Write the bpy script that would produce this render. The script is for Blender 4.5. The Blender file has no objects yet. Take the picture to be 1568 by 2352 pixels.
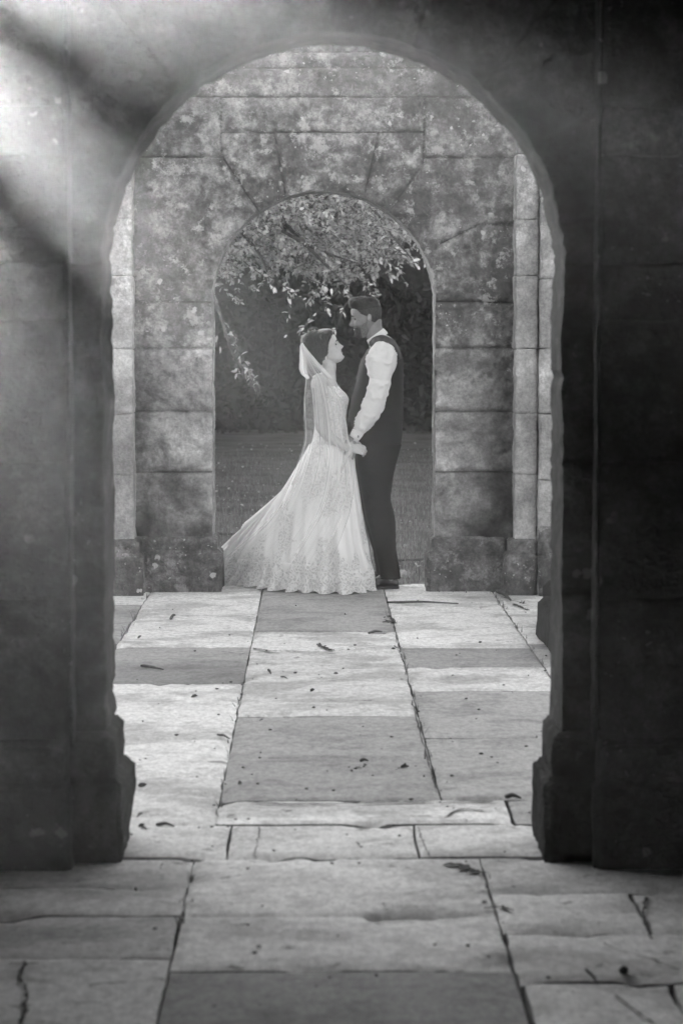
import bpy, math, random
import numpy as np
from mathutils import Vector, Matrix

# ------------------------------------------------------------------ camera, sky, sun, exposure
S = bpy.context.scene
COL = S.collection
F = 5553.0                      # focal length in 1568-wide photo pixels (85 mm)
CAMZ = 1.58
VX, VY = 723.0, 767.0           # where the level +Y direction falls in the photo
pitch = math.atan((1176 - VY) / F)
yaw = math.atan((784 - VX) / F)
cam = bpy.data.cameras.new('camera')
camo = bpy.data.objects.new('camera', cam)
COL.objects.link(camo)
cam.sensor_fit = 'VERTICAL'
cam.sensor_height = 36.0
cam.lens = 36.0 * F / 2352
cam.clip_start = 0.1
cam.clip_end = 1000
camo.location = (0, 0, CAMZ)
camo.rotation_euler = (math.pi / 2 - pitch, 0, -yaw)
cam.dof.use_dof = True
cam.dof.focus_distance = 14.9
cam.dof.aperture_fstop = 5.0
S.camera = camo
S.view_settings.view_transform = 'Standard'
S.view_settings.look = 'None'
S.view_settings.exposure = 4.15
S.view_settings.gamma = 1.0

SUN = Vector((-0.243, 1.0, 0.204)).normalized()       # towards the sun: low, ahead and to the left
sun_el = math.asin(SUN.z)
sun_az = math.atan2(SUN.x, SUN.y)
w = bpy.data.worlds.new('World')
S.world = w
w.use_nodes = True
wn = w.node_tree
wn.nodes.clear()
sky = wn.nodes.new('ShaderNodeTexSky')
sky.sky_type = 'NISHITA'
sky.sun_disc = False
sky.sun_elevation = sun_el
sky.sun_rotation = sun_az
sky.dust_density = 3.0
bw = wn.nodes.new('ShaderNodeRGBToBW')
bg = wn.nodes.new('ShaderNodeBackground')
bg.inputs['Strength'].default_value = 0.05
wo = wn.nodes.new('ShaderNodeOutputWorld')
wn.links.new(sky.outputs[0], bw.inputs[0])
wn.links.new(bw.outputs[0], bg.inputs['Color'])
wn.links.new(bg.outputs[0], wo.inputs[0])
sl = bpy.data.lights.new('sun', 'SUN')
sl.energy = 5.0
sl.angle = math.radians(0.8)
sl.color = (1, 1, 1)
so = bpy.data.objects.new('sun', sl)
COL.objects.link(so)
so.rotation_euler = (-SUN).to_track_quat('-Z', 'Y').to_euler()
so.location = (0, 20, 20)

cy = S.cycles
cy.max_bounces = 7
cy.diffuse_bounces = 4
cy.glossy_bounces = 2
cy.transmission_bounces = 4
cy.transparent_max_bounces = 24
cy.volume_bounces = 0
cy.use_denoising = True
cy.denoising_prefilter = 'ACCURATE'
cy.denoising_input_passes = 'RGB_ALBEDO_NORMAL'
cy.denoiser = 'OPENIMAGEDENOISE'
cy.sample_clamp_indirect = 4.0
cy.caustics_reflective = False
cy.caustics_refractive = False

rnd = random.Random(7)
rng = np.random.default_rng(11)

# ------------------------------------------------------------------ photo pixel -> point helpers
_R = np.array(camo.rotation_euler.to_matrix())
def ray(px, py):
    d = _R @ np.array([(px - 784) / F, (1176 - py) / F, -1.0])
    return d / d[1]
def at(px, py, Y):
    d = ray(px, py)
    return (d[0] * Y, Y, CAMZ + d[2] * Y)
def c1(cx, cy_, Y):
    return at(669.7 + .1771 * cx, 669.7 + .1771 * cy_, Y)
def fl(px, py):
    d = ray(px, py)
    Y = -CAMZ / d[2]
    return (d[0] * Y, Y)

# ------------------------------------------------------------------ numpy noise
def _hash(i, j, k, s):
    h = (i * 374761393 + j * 668265263 + k * 2147483647 + s * 974711) & 0xFFFFFFFF
    h = ((h ^ (h >> 13)) * 1274126177) & 0xFFFFFFFF
    h = ((h ^ (h >> 16)) * 2246822519) & 0xFFFFFFFF
    return ((h ^ (h >> 15)) & 0xFFFF) / 32767.5 - 1.0
def vnoise(P, s=0):
    P = np.asarray(P, float)
    I = np.floor(P).astype(np.int64)
    f = P - I
    f = f * f * f * (f * (f * 6 - 15) + 10)
    r = 0
    for a in (0, 1):
        wa = f[..., 0] if a else 1 - f[..., 0]
        for b in (0, 1):
            wb = f[..., 1] if b else 1 - f[..., 1]
            for c in (0, 1):
                wc = f[..., 2] if c else 1 - f[..., 2]
                r = r + wa * wb * wc * _hash(I[..., 0] + a, I[..., 1] + b, I[..., 2] + c, s)
    return r
def fbm(P, octv=4, s=0, lac=2.07, g=.5):
    P = np.asarray(P, float)
    r = 0; a = 1.0; t = 0
    for o in range(octv):
        r = r + a * vnoise(P, s + o * 17); t += a
        P = P * lac + 3.1; a *= g
    return r / t
def sstep(a, b, x):
    t = np.clip((np.asarray(x, float) - a) / (b - a), 0, 1)
    return t * t * (3 - 2 * t)

# ------------------------------------------------------------------ mesh helpers
class MB:
    def __init__(s):
        s.v = []; s.f = []; s.m = []; s.n = 0; s.tone = []
    def add(s, V, Fc, mat=0, tone=None):
        V = np.asarray(V, float).reshape(-1, 3)
        s.v.append(V)
        s.tone.append(np.full(len(V), 1.0) if tone is None else np.broadcast_to(np.asarray(tone, float).ravel(), (len(V),)))
        for f in Fc:
            s.f.append(tuple(int(i) + s.n for i in f)); s.m.append(mat)
        s.n += len(V)
    def grid(s, G, cu=False, cv=False, mat=0, flip=False, tone=None):
        G = np.asarray(G, float)
        a, b = G.shape[:2]
        i = np.arange(a if cu else a - 1)[:, None]; j = np.arange(b if cv else b - 1)[None, :]
        i2 = (i + 1) % a; j2 = (j + 1) % b
        q = np.stack([i * b + j + 0 * j, i2 * b + j, i2 * b + j2, i * b + j2 + 0 * i], -1).reshape(-1, 4)
        if flip: q = q[:, ::-1]
        s.add(G.reshape(-1, 3), q.tolist(), mat, tone)
    def loft(s, rings, caps=True, mat=0):
        R = np.asarray(rings, float)
        a, b = R.shape[:2]
        n0 = s.n
        s.grid(R, cv=True, mat=mat)
        if caps:
            for k, base in ((0, n0), (a - 1, n0 + (a - 1) * b)):
                c = R[k].mean(0)
                idx = s.n
                s.v.append(c[None]); s.tone.append(np.ones(1)); s.n += 1
                for j in range(b):
                    t = (base + j, base + (j + 1) % b, idx)
                    s.f.append(t if k == 0 else t[::-1]); s.m.append(mat)
    def tube(s, pts, rad, n=12, ry=None, caps=True, sub=6, mat=0, up=(0, 0, 1), fn=None):
        pts = np.asarray(pts, float); rad = np.asarray(rad, float)
        ry = rad if ry is None else np.asarray(ry, float)
        if sub > 1 and len(pts) > 2:
            t = np.arange(len(pts)); tt = np.linspace(0, len(pts) - 1, (len(pts) - 1) * sub + 1)
            pts = np.stack([crom(t, pts[:, k], tt) for k in range(3)], -1)
            rad = crom(t, rad, tt); ry = crom(t, ry, tt)
        T = np.gradient(pts, axis=0); T /= np.linalg.norm(T, axis=1)[:, None] + 1e-9
        rings = []
        a = None
        up = np.asarray(up, float)
        for k in range(len(pts)):
            if a is None:
                u0 = up if abs(T[k] @ up) < .95 else np.array([0.0, 1, 0])
                a = np.cross(T[k], u0); a /= np.linalg.norm(a)
            else:
                a = a - T[k] * (a @ T[k]); a /= np.linalg.norm(a)
            b = np.cross(T[k], a)
            th = np.linspace(0, 2 * np.pi, n, endpoint=False)
            r = pts[k] + (np.cos(th)[:, None] * a * rad[k] + np.sin(th)[:, None] * b * ry[k])
            rings.append(r)
        rings = np.array(rings)
        if fn is not None: rings = fn(rings)
        s.loft(rings, caps, mat)
    def ball(s, c, r, n=12, m=8, mat=0, rot=None, disp=None):
        th = np.linspace(0, 2 * np.pi, n, endpoint=False)
        ph = np.linspace(0.04, np.pi - 0.04, m)
        G = np.stack([np.sin(ph)[:, None] * np.cos(th), np.sin(ph)[:, None] * np.sin(th), np.cos(ph)[:, None] + 0 * th], -1)
        if disp is not None: G = G * (1 + disp(G))[..., None]
        G = G * np.asarray(r if np.ndim(r) else (r, r, r), float)
        if rot is not None: G = G @ np.asarray(rot, float).T
        s.loft(G + np.asarray(c, float), True, mat)
    def build(s, name, mats, parent=None, smooth=True):
        me = bpy.data.meshes.new(name)
        V = np.concatenate(s.v)
        me.from_pydata(V.tolist(), [], s.f)
        if not isinstance(mats, (list, tuple)): mats = [mats]
        for m in mats: me.materials.append(m)
        me.polygons.foreach_set('material_index', s.m)
        me.polygons.foreach_set('use_smooth', [smooth] * len(s.f))
        at_ = me.attributes.new('tone', 'FLOAT', 'POINT')
        at_.data.foreach_set('value', np.concatenate(s.tone).astype(np.float32))
        me.update()
        o = bpy.data.objects.new(name, me)
        COL.objects.link(o)
        if parent is not None: o.parent = parent
        return o

def crom(t, y, tt):
    """Catmull-Rom through unit-spaced samples"""
    y = np.asarray(y, float); n = len(y)
    yp = np.concatenate([[2 * y[0] - y[1]], y, [2 * y[-1] - y[-2]]])
    i = np.clip(np.floor(tt).astype(int), 0, n - 2); u = tt - i
    p0, p1, p2, p3 = yp[i], yp[i + 1], yp[i + 2], yp[i + 3]
    return .5 * (2 * p1 + (p2 - p0) * u + (2 * p0 - 5 * p1 + 4 * p2 - p3) * u ** 2 + (3 * p1 - p0 - 3 * p2 + p3) * u ** 3)
def curve(pts, n):
    pts = np.asarray(pts, float); t = np.arange(len(pts)); tt = np.linspace(0, len(pts) - 1, n)
    return np.stack([crom(t, pts[:, k], tt) for k in range(pts.shape[1])], -1)

def empty(name, loc=(0, 0, 0)):
    o = bpy.data.objects.new(name, None)
    COL.objects.link(o)
    o.empty_display_size = .1
    return o
def tag(o, label=None, cat=None, group=None, kind=None):
    if label: o['label'] = label
    if cat: o['category'] = cat
    if group: o['group'] = group
    if kind: o['kind'] = kind
    return o

def block(mb, x0, x1, y0, y1, z0, z1, r=.012, amp=.006, res=.02, seed=0, freq=6, mat=0, skip='', tone=None):
    """a rough stone block: rounded box pushed in and out by noise"""
    lo = np.array([x0, y0, z0]); hi = np.array([x1, y1, z1])
    r = min(r, .49 * (hi - lo).min())
    for ax in range(3):
        u, v = [(1, 2), (2, 0), (0, 1)][ax]
        nu = max(2, int((hi[u] - lo[u]) / res) + 1); nv = max(2, int((hi[v] - lo[v]) / res) + 1)
        eu = np.array([0, r * .35, r]) ; 
        U = np.unique(np.concatenate([lo[u] + eu, hi[u] - eu, np.linspace(lo[u] + r, hi[u] - r, nu)]).round(6))
        W = np.unique(np.concatenate([lo[v] + eu, hi[v] - eu, np.linspace(lo[v] + r, hi[v] - r, nv)]).round(6))
        for side in (0, 1):
            key = 'xyz'[ax] + '-+'[side]
            if key in skip: continue
            P = np.zeros((len(U), len(W), 3))
            P[..., u] = U[:, None]; P[..., v] = W[None, :]; P[..., ax] = hi[ax] if side else lo[ax]
            inn = np.clip(P, lo + r, hi - r)
            d = P - inn; n = d / (np.linalg.norm(d, axis=-1, keepdims=True) + 1e-9)
            Q = inn + n * r
            k = amp * (fbm(Q * freq, 4, seed) * 1.6 + .5 * fbm(Q * freq * 5, 3, seed + 5))
            edge = (np.abs(n).max(-1) < .97) * min(1, r / .02)
            k = k - edge * amp * (.8 + 1.6 * np.clip(fbm(Q * 9, 3, seed + 9), 0, 1))
            mb.grid(Q + n * k[..., None], flip=(side == 0), mat=mat, tone=tone)

# ------------------------------------------------------------------ materials (grey: the photograph is black and white)
def newmat(name):
    m = bpy.data.materials.new(name); m.use_nodes = True
    nt = m.node_tree
    return m, nt, nt.nodes['Principled BSDF']
def nd(nt, t, **k):
    n = nt.nodes.new(t)
    for a, b in k.items():
        if a.startswith('i_'):
            key = a[2:]
            n.inputs[int(key) if key.isdigit() else key.replace('_', ' ')].default_value = b
        else: setattr(n, a, b)
    return n
def math_(nt, op, a, b=None, c=None, clamp=False):
    n = nt.nodes.new('ShaderNodeMath'); n.operation = op; n.use_clamp = clamp
    for i, x in enumerate((a, b, c)):
        if x is None: continue
        if isinstance(x, (int, float)): n.inputs[i].default_value = x
        else: nt.links.new(x, n.inputs[i])
    return n.outputs[0]
def noise(nt, vec, scale, detail=5, rough=.55, dist=0):
    n = nd(nt, 'ShaderNodeTexNoise', i_Scale=scale, i_Detail=detail, i_Roughness=rough, i_Distortion=dist)
    nt.links.new(vec, n.inputs['Vector'])
    return n.outputs['Fac']
def smap(nt, x, a, b, c=0., d=1.):
    n = nd(nt, 'ShaderNodeMapRange', interpolation_type='SMOOTHSTEP')
    n.inputs['From Min'].default_value = a; n.inputs['From Max'].default_value = b
    n.inputs['To Min'].default_value = c; n.inputs['To Max'].default_value = d
    nt.links.new(x, n.inputs['Value'])
    return n.outputs[0]
def mix(nt, f, a, b):
    n = nd(nt, 'ShaderNodeMix', data_type='FLOAT')
    for i, x in ((0, f), (2, a), (3, b)):
        if isinstance(x, (int, float)): n.inputs[i].default_value = x
        else: nt.links.new(x, n.inputs[i])
    return n.outputs[0]
def pos(nt, obj=True):
    return nt.nodes.new('ShaderNodeNewGeometry').outputs['Position']
def bump(nt, bs, h, strength, dist):
    b = nd(nt, 'ShaderNodeBump', i_Strength=strength, i_Distance=dist)
    nt.links.new(h, b.inputs['Height']); nt.links.new(b.outputs[0], bs.inputs['Normal'])
def scl(nt, vec, s):
    m = nd(nt, 'ShaderNodeMapping'); m.inputs['Scale'].default_value = s
    nt.links.new(vec, m.inputs['Vector']); return m.outputs[0]

def stone(name, lo, hi, stain=.5, lichen=.5, pale=.5, upz=None, bumpd=.006, patch=1.0):
    m, nt, bs = newmat(name)
    P = pos(nt)
    att = nd(nt, 'ShaderNodeAttribute', attribute_name='tone').outputs['Fac']
    n1 = noise(nt, P, 3.1, 7, .62, .4)
    n2 = noise(nt, P, 17, 8, .72)
    n3 = noise(nt, P, 55, 6, .7)
    base = mix(nt, smap(nt, n1, .35, .68), lo, hi)
    base = math_(nt, 'MULTIPLY', base, mix(nt, smap(nt, n3, .34, .66), .80, 1.15))
    base = math_(nt, 'MULTIPLY', base, att)
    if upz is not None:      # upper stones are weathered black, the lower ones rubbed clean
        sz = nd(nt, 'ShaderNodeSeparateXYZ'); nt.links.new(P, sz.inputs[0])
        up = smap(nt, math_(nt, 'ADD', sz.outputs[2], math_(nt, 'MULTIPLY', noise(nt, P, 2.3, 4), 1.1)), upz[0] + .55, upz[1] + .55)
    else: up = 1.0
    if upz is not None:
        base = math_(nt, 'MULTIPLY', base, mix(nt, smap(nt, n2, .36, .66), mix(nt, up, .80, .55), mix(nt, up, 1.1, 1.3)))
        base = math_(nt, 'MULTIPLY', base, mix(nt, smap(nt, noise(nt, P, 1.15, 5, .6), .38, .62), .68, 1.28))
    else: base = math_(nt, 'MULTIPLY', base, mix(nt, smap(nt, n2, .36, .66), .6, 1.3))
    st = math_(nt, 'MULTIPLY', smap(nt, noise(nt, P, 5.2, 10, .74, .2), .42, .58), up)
    base = mix(nt, math_(nt, 'MULTIPLY', st, stain), base, lo * .38)
    pl = math_(nt, 'MULTIPLY', smap(nt, noise(nt, P, 8.0 * patch, 10, .76, 0), .54, .62), up)
    base = mix(nt, math_(nt, 'MULTIPLY', pl, pale), base, min(.62, hi * 1.9))
    v = nd(nt, 'ShaderNodeTexVoronoi', i_Scale=9.0); v.inputs['Randomness'].default_value = 1
    dn = nd(nt, 'ShaderNodeVectorMath', operation='ADD')
    nz = nd(nt, 'ShaderNodeTexNoise', i_Scale=30.0, i_Detail=6.0); nt.links.new(P, nz.inputs['Vector'])
    sc = nd(nt, 'ShaderNodeVectorMath', operation='SCALE'); sc.inputs['Scale'].default_value = .05
    nt.links.new(nz.outputs['Color'], sc.inputs[0]); nt.links.new(P, dn.inputs[0]); nt.links.new(sc.outputs[0], dn.inputs[1])
    nt.links.new(dn.outputs[0], v.inputs['Vector'])
    spot = smap(nt, v.outputs['Distance'], .17, .13)
    keep = smap(nt, noise(nt, P, 2.7, 3), .52, .60)
    spot = math_(nt, 'MULTIPLY', math_(nt, 'MULTIPLY', spot, keep), up)
    v2 = nd(nt, 'ShaderNodeTexVoronoi', i_Scale=27.0); nt.links.new(dn.outputs[0], v2.inputs['Vector'])
    sp2 = math_(nt, 'MULTIPLY', smap(nt, v2.outputs['Distance'], .17, .12), smap(nt, noise(nt, P, 3.9, 3), .55, .62))
    spot = math_(nt, 'MAXIMUM', spot, math_(nt, 'MULTIPLY', sp2, up))
    base = mix(nt, math_(nt, 'MULTIPLY', spot, lichen), base, .72)
    nt.links.new(base, bs.inputs['Base Color'])
    bs.inputs['Roughness'].default_value = .9
    bs.inputs['Specular IOR Level'].default_value = .2
    h = math_(nt, 'ADD', noise(nt, P, 16, 10, .72, 0), math_(nt, 'MULTIPLY', noise(nt, P, 90, 4), .35))
    bump(nt, bs, h, 1.0, bumpd * 2.2)
    return m

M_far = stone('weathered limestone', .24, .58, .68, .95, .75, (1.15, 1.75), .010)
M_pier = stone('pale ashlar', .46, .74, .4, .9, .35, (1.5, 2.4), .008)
M_rev = stone('inner reveal stone', .22, .46, .4, .6, .3, None, .012)
M_plinth = stone('damp mossy limestone', .13, .31, .6, .7, .35, None, .012)
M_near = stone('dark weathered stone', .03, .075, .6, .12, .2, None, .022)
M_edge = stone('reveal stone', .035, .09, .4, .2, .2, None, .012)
M_dark = stone('dark rubble stone', .02, .05, .4, .1, .1, None, .01)  # plain dark stone for the passage and the loose dark stones

def paving_mat():
    m, nt, bs = newmat('worn paving stone')
    P = pos(nt)
    tone = nd(nt, 'ShaderNodeAttribute', attribute_name='tone').outputs['Fac']
    white = smap(nt, tone, .38, .42)
    Ps = scl(nt, P, (1.0, .45, 1.0))
    blot = smap(nt, noise(nt, scl(nt, P, (1.3, 1.6, 1)), 2.6, 6, .6, .6), .50, .66)
    scuff = smap(nt, noise(nt, scl(nt, P, (2.0, 2.4, 1)), 5, 8, .7, .4), .46, .72)
    blot2 = smap(nt, noise(nt, scl(nt, P, (1, 1.3, 1)), 1.5, 9, .62, .2), .50, .60)
    c = math_(nt, 'MULTIPLY', tone, 1.0)
    crust = smap(nt, noise(nt, scl(nt, P, (2.6, 3.4, 1)), 2.6, 10, .74, .3), .60, .66)
    fine = noise(nt, P, 160, 3, .7)
    mid = noise(nt, P, 26, 6, .65)
    c = math_(nt, 'MULTIPLY', tone, mix(nt, blot, 1.0, .78))
    c = mix(nt, math_(nt, 'MULTIPLY', blot2, mix(nt, white, .35, .62)), c, math_(nt, 'MULTIPLY', c, .50))
    c = math_(nt, 'MULTIPLY', c, mix(nt, scuff, 1.06, .80))
    c = mix(nt, math_(nt, 'MULTIPLY', math_(nt, 'MULTIPLY', crust, white), .8), c, .17)
    c = math_(nt, 'MULTIPLY', c, mix(nt, smap(nt, noise(nt, scl(nt, P, (1.6, .8, 1)), 26, 6, .7), .34, .66), .80, 1.12))
    c = math_(nt, 'MULTIPLY', c, mix(nt, smap(nt, fine, .25, .75), .80, 1.18))
    pit = smap(nt, noise(nt, scl(nt, P, (1.4, .6, 1)), 48, 4, .75), .63, .70)
    c = mix(nt, math_(nt, 'MULTIPLY', pit, .55), c, math_(nt, 'MULTIPLY', c, .35))
    v = nd(nt, 'ShaderNodeTexVoronoi', i_Scale=23.0); nt.links.new(P, v.inputs['Vector'])
    speck = math_(nt, 'MULTIPLY', smap(nt, v.outputs['Distance'], .075, .045), smap(nt, noise(nt, P, 3.3, 2), .46, .56))
    c = mix(nt, math_(nt, "MULTIPLY", speck, .5), c, .10)
    nt.links.new(c, bs.inputs['Base Color'])
    bs.inputs['Roughness'].default_value = .85
    bs.inputs['Specular IOR Level'].default_value = .25
    h = math_(nt, 'ADD', math_(nt, 'MULTIPLY', mid, .7), math_(nt, 'MULTIPLY', fine, .3))
    h = math_(nt, 'SUBTRACT', h, math_(nt, 'MULTIPLY', crust, .6))
    bump(nt, bs, h, .7, .003)
    return m
M_pave = paving_mat()

def simple(name, col, rough=.8, spec=.3, nscale=None, namp=.2, bumpd=0, bscale=60, sheen=0):
    m, nt, bs = newmat(name)
    P = pos(nt)
    if nscale:
        c = math_(nt, 'MULTIPLY', mix(nt, smap(nt, noise(nt, P, nscale, 5), .3, .7), 1 - namp, 1 + namp), col)
        nt.links.new(c, bs.inputs['Base Color'])
    else: bs.inputs['Base Color'].default_value = (col, col, col, 1)
    bs.inputs['Roughness'].default_value = rough
    bs.inputs['Specular IOR Level'].default_value = spec
    if sheen: bs.inputs['Sheen Weight'].default_value = sheen
    if bumpd: bump(nt, bs, noise(nt, P, bscale, 4), .8, bumpd)
    return m
M_dirt = simple('joint soil', .075, .95, .1, 30, .5, .01, 50)
M_bark = simple('bark', .09, .9, .2, 12, .4, .01, 30)
M_twig = simple('dry twig', .10, .9, .2, 40, .3)
M_pebble = simple('loose stone', .25, .9, .2, 20, .3, .004, 40)

def grass_mat():
    m, nt, bs = newmat('lawn')
    P = pos(nt)
    n = noise(nt, P, 1.3, 6, .6)
    n2 = noise(nt, P, 34, 5, .7)
    c = math_(nt, 'MULTIPLY', mix(nt, smap(nt, n, .35, .65), .08, .16), mix(nt, smap(nt, n2, .3, .7), .6, 1.4))
    nt.links.new(c, bs.inputs['Base Color']); bs.inputs['Roughness'].default_value = .95
    bs.inputs['Specular IOR Level'].default_value = .1
    bump(nt, bs, noise(nt, P, 70, 4), .8, .02)
    return m
M_grass = grass_mat()
def leaf_mat(name, a, b, rough=.42, tr=.35):
    m, nt, bs = newmat(name)
    t = nd(nt, 'ShaderNodeAttribute', attribute_name='tone').outputs['Fac']
    c = mix(nt, t, a, b)
    nt.links.new(c, bs.inputs['Base Color']); bs.inputs['Roughness'].default_value = rough
    bs.inputs['Specular IOR Level'].default_value = .5
    tl = nd(nt, 'ShaderNodeBsdfTranslucent'); nt.links.new(c, tl.inputs['Color'])
    mx = nd(nt, 'ShaderNodeMixShader'); mx.inputs[0].default_value = tr
    nt.links.new(bs.outputs[0], mx.inputs[1]); nt.links.new(tl.outputs[0], mx.inputs[2])
    nt.links.new(mx.outputs[0], nt.nodes['Material Output'].inputs[0])
    return m
M_leaf = leaf_mat('glossy laurel leaf', .10, .85)
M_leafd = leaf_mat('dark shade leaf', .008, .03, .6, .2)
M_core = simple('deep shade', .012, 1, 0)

# ------------------------------------------------------------------ arch walls
AX = .055; R_A = .685
def seg_dist(x, z, segs):
    d = np.full(x.shape, 9.0)
    for (xa, za, xb, zb) in segs:
        ux, uz = xb - xa, zb - za; L = ux * ux + uz * uz
        t = np.clip(((x - xa) * ux + (z - za) * uz) / L, 0, 1)
        d = np.minimum(d, np.hypot(x - xa - t * ux, z - za - t * uz))
    return d
def arch_wall(name, zs, X0, X1, Ztop, Yf, Yb, segs, mats, res, amp, parent, seed, tonef, groove=.006, chip=.006, gd=.022):
    mb = MB()
    def inner_jit(x, z):
        P = np.stack([x * 5, 0 * x + Yf, z * 5], -1)
        return chip * (fbm(P * 1.3, 5, seed) * .7 + 1.3 * np.clip(fbm(P * 4.7, 3, seed + 3) - .15, 0, 1))
    def disp(x, z):
        P = np.stack([x, 0 * x, z], -1)
        k = amp * (fbm(P * 4.0, 5, seed + 1) * 1.7 + .75 * fbm(P * 15, 4, seed + 2) - .5 * np.abs(fbm(P * 7, 4, seed + 6)))
        wob = .004 * fbm(P * 14, 3, seed + 4)
        d = seg_dist(x + wob, z + wob, segs)
        k = k - gd * np.exp(-(d / groove) ** 2) - amp * .5 * np.exp(-(d / .02) ** 2)
        return k
    def front(x, z, edge):
        k = disp(x, z) - .010 * np.exp(-(edge / .012) ** 2)
        return np.stack([x, Yf - k, z], -1)
    nz = int(zs / res)
    Z = np.linspace(0, zs, nz)
    for sd in (-1, 1):
        xo = X0 if sd < 0 else X1
        xi0 = AX + sd * R_A
        nu = int(abs(xo - xi0) / res)
        t = np.linspace(0, 1, nu)[None, :]
        zz = Z[:, None] + 0 * t
        xi = xi0 + sd * inner_jit(np.full_like(zz, xi0), zz)
        x = xi + (xo - xi) * t
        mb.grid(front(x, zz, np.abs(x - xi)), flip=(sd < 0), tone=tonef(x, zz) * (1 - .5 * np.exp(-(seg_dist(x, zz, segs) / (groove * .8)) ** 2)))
    th = np.linspace(0, np.pi, int(np.pi * R_A / res * 1.35))
    cs = [math.atan2(Ztop - zs, X1 - AX), math.atan2(Ztop - zs, X0 - AX)]
    th = np.unique(np.concatenate([th, cs]))
    c, s_ = np.cos(th), np.sin(th)
    with np.errstate(divide='ignore', invalid='ignore'):
        tx = np.where(c > 1e-9, (X1 - AX) / c, np.where(c < -1e-9, (X0 - AX) / c, 1e9))
        tz = np.where(s_ > 1e-9, (Ztop - zs) / s_, 1e9)
    Ro = np.minimum(tx, tz)
    jr = inner_jit(AX + R_A * c, zs + R_A * s_)
    nr = int((Ro.max() - R_A) / res * .8)
    t = np.linspace(0, 1, nr)[None, :]
    rr = (R_A + jr)[:, None] + (Ro - R_A - jr)[:, None] * t
    x = AX + rr * c[:, None]; z = zs + rr * s_[:, None]
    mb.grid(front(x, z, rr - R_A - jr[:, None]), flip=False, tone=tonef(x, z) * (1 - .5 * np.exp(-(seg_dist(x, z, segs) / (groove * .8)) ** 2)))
    # reveal and soffit, starting on the front edge
    Zl = Z[:-1]
    ex = np.concatenate([AX + R_A + inner_jit(np.full_like(Zl, AX + R_A), Zl), AX + (R_A + jr) * c, AX - R_A - inner_jit(np.full_like(Zl, AX - R_A), Zl)[::-1]])
    ez = np.concatenate([Zl, zs + (R_A + jr) * s_, Zl[::-1]])
    nxn = np.concatenate([np.ones_like(Zl), c, -np.ones_like(Zl)]); nzn = np.concatenate([0 * Zl, s_, 0 * Zl])
    f0 = front(ex, ez, 0 * ex)
    ny = max(6, int((Yb - Yf) / (res * 1.5)))
    rows = [f0]
    for i in range(1, ny + 1):
        y = Yf + .012 + (Yb - Yf - .012) * i / ny
        P = np.stack([ex, 0 * ex + y, ez], -1)
        k = .005 * fbm(P * 6, 5, seed + 8) + .004 * fbm(P * 22, 3, seed + 9) - .003
        d = np.abs(seg_dist(ex, ez, segs)); k = k + .003 * np.exp(-(d / groove) ** 2)
        fade = min(1, i / 3)
        rows.append(np.stack([ex + nxn * k * fade, 0 * ex + y, ez + nzn * k * fade], -1))
    mb.grid(np.array(rows), flip=False, mat=1, tone=1.0)
    # back and the outer sides
    last = rows[-1]
    out = np.stack([np.clip(AX + (ex - AX) * 50, X0, X1), ez * 0 + Yb, np.where(ez < zs, ez, np.minimum(zs + (ez - zs) * 50, Ztop))], -1)
    m_ = (ez >= zs)
    ta = np.arctan2(ez - zs, ex - AX)
    ro = np.minimum(np.where(np.abs(np.cos(ta)) > 1e-9, np.where(np.cos(ta) > 0, (X1 - AX), (X0 - AX)) / np.where(np.abs(np.cos(ta)) > 1e-9, np.cos(ta), 1), 1e9), np.where(np.sin(ta) > 1e-9, (Ztop - zs) / np.maximum(np.sin(ta), 1e-9), 1e9))
    out[m_, 0] = (AX + ro * np.cos(ta))[m_]; out[m_, 2] = (zs + ro * np.sin(ta))[m_]
    mb.grid(np.array([last, out]), mat=0, tone=1.0)
    q = [[(X0, Yf + .02, 0), (X0, Yf + .02, Ztop)], [(X0, Yb, 0), (X0, Yb, Ztop)]]; mb.grid(q)
    q = [[(X1, Yf + .02, 0), (X1, Yf + .02, Ztop)], [(X1, Yb, 0), (X1, Yb, Ztop)]]; mb.grid(q, flip=True)
    q = [[(X0, Yf + .02, Ztop), (X1, Yf + .02, Ztop)], [(X0, Yb, Ztop), (X1, Yb, Ztop)]]; mb.grid(q)
    return mb.build(name, mats, parent)

def plinth(x0, x1, y0, y1, z1, z2, mat, parent, seed, amp=.009, inx0=0.03, inx1=0.03, iny=.03):
    """moulded base: a block with a narrower, sloping course on top"""
    mb = MB()
    block(mb, x0, x1, y0, y1, -.03, z1, r=.02, amp=amp, res=.018, seed=seed, freq=5)
    block(mb, x0 + inx0, x1 - inx1, y0 + iny, y1, z1 - .03, z2, r=.016, amp=amp * .8, res=.018, seed=seed + 20, freq=6)
    return mb.build('plinth', mat, parent)

YF, YFB = 14.85, 15.2
def w2(px, py): 
    p = at(px, py, YF); return p[0], p[2]
fsegs = []
def fseg(*pts):
    q = [w2(*p) for p in pts]
    for a, b in zip(q, q[1:]): fsegs.append((a[0], a[1], b[0], b[1]))
for y in (1085, 945, 800): fseg((300, y), (500, y)); fseg((985, y), (1190, y))
fseg((300, 694), (500, 694)); fseg((1005, 693), (1190, 695))
fseg((592, 482), (515, 366), (507, 340), (507, 222)); fseg((300, 360), (512, 360))
fseg((896, 482), (972, 374), (975, 225)); fseg((972, 362), (1190, 362))
fseg((507, 303), (975, 303)); fseg((300, 222), (1190, 222)); fseg((955, 222), (953, 165)); fseg((812, 222), (812, 190))
fseg((560, 155), (975, 155)); fseg((1010, 560), (1100, 515), (1190, 515)); fseg((300, 120), (1190, 118))
fseg((655, 442), (630, 303)); fseg((838, 442), (870, 303))
fseg((700, 118), (700, 40)); fseg((1000, 118), (1000, 60)); fseg((300, 60), (1190, 60)); fseg((300, -40), (1190, -40))
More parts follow.
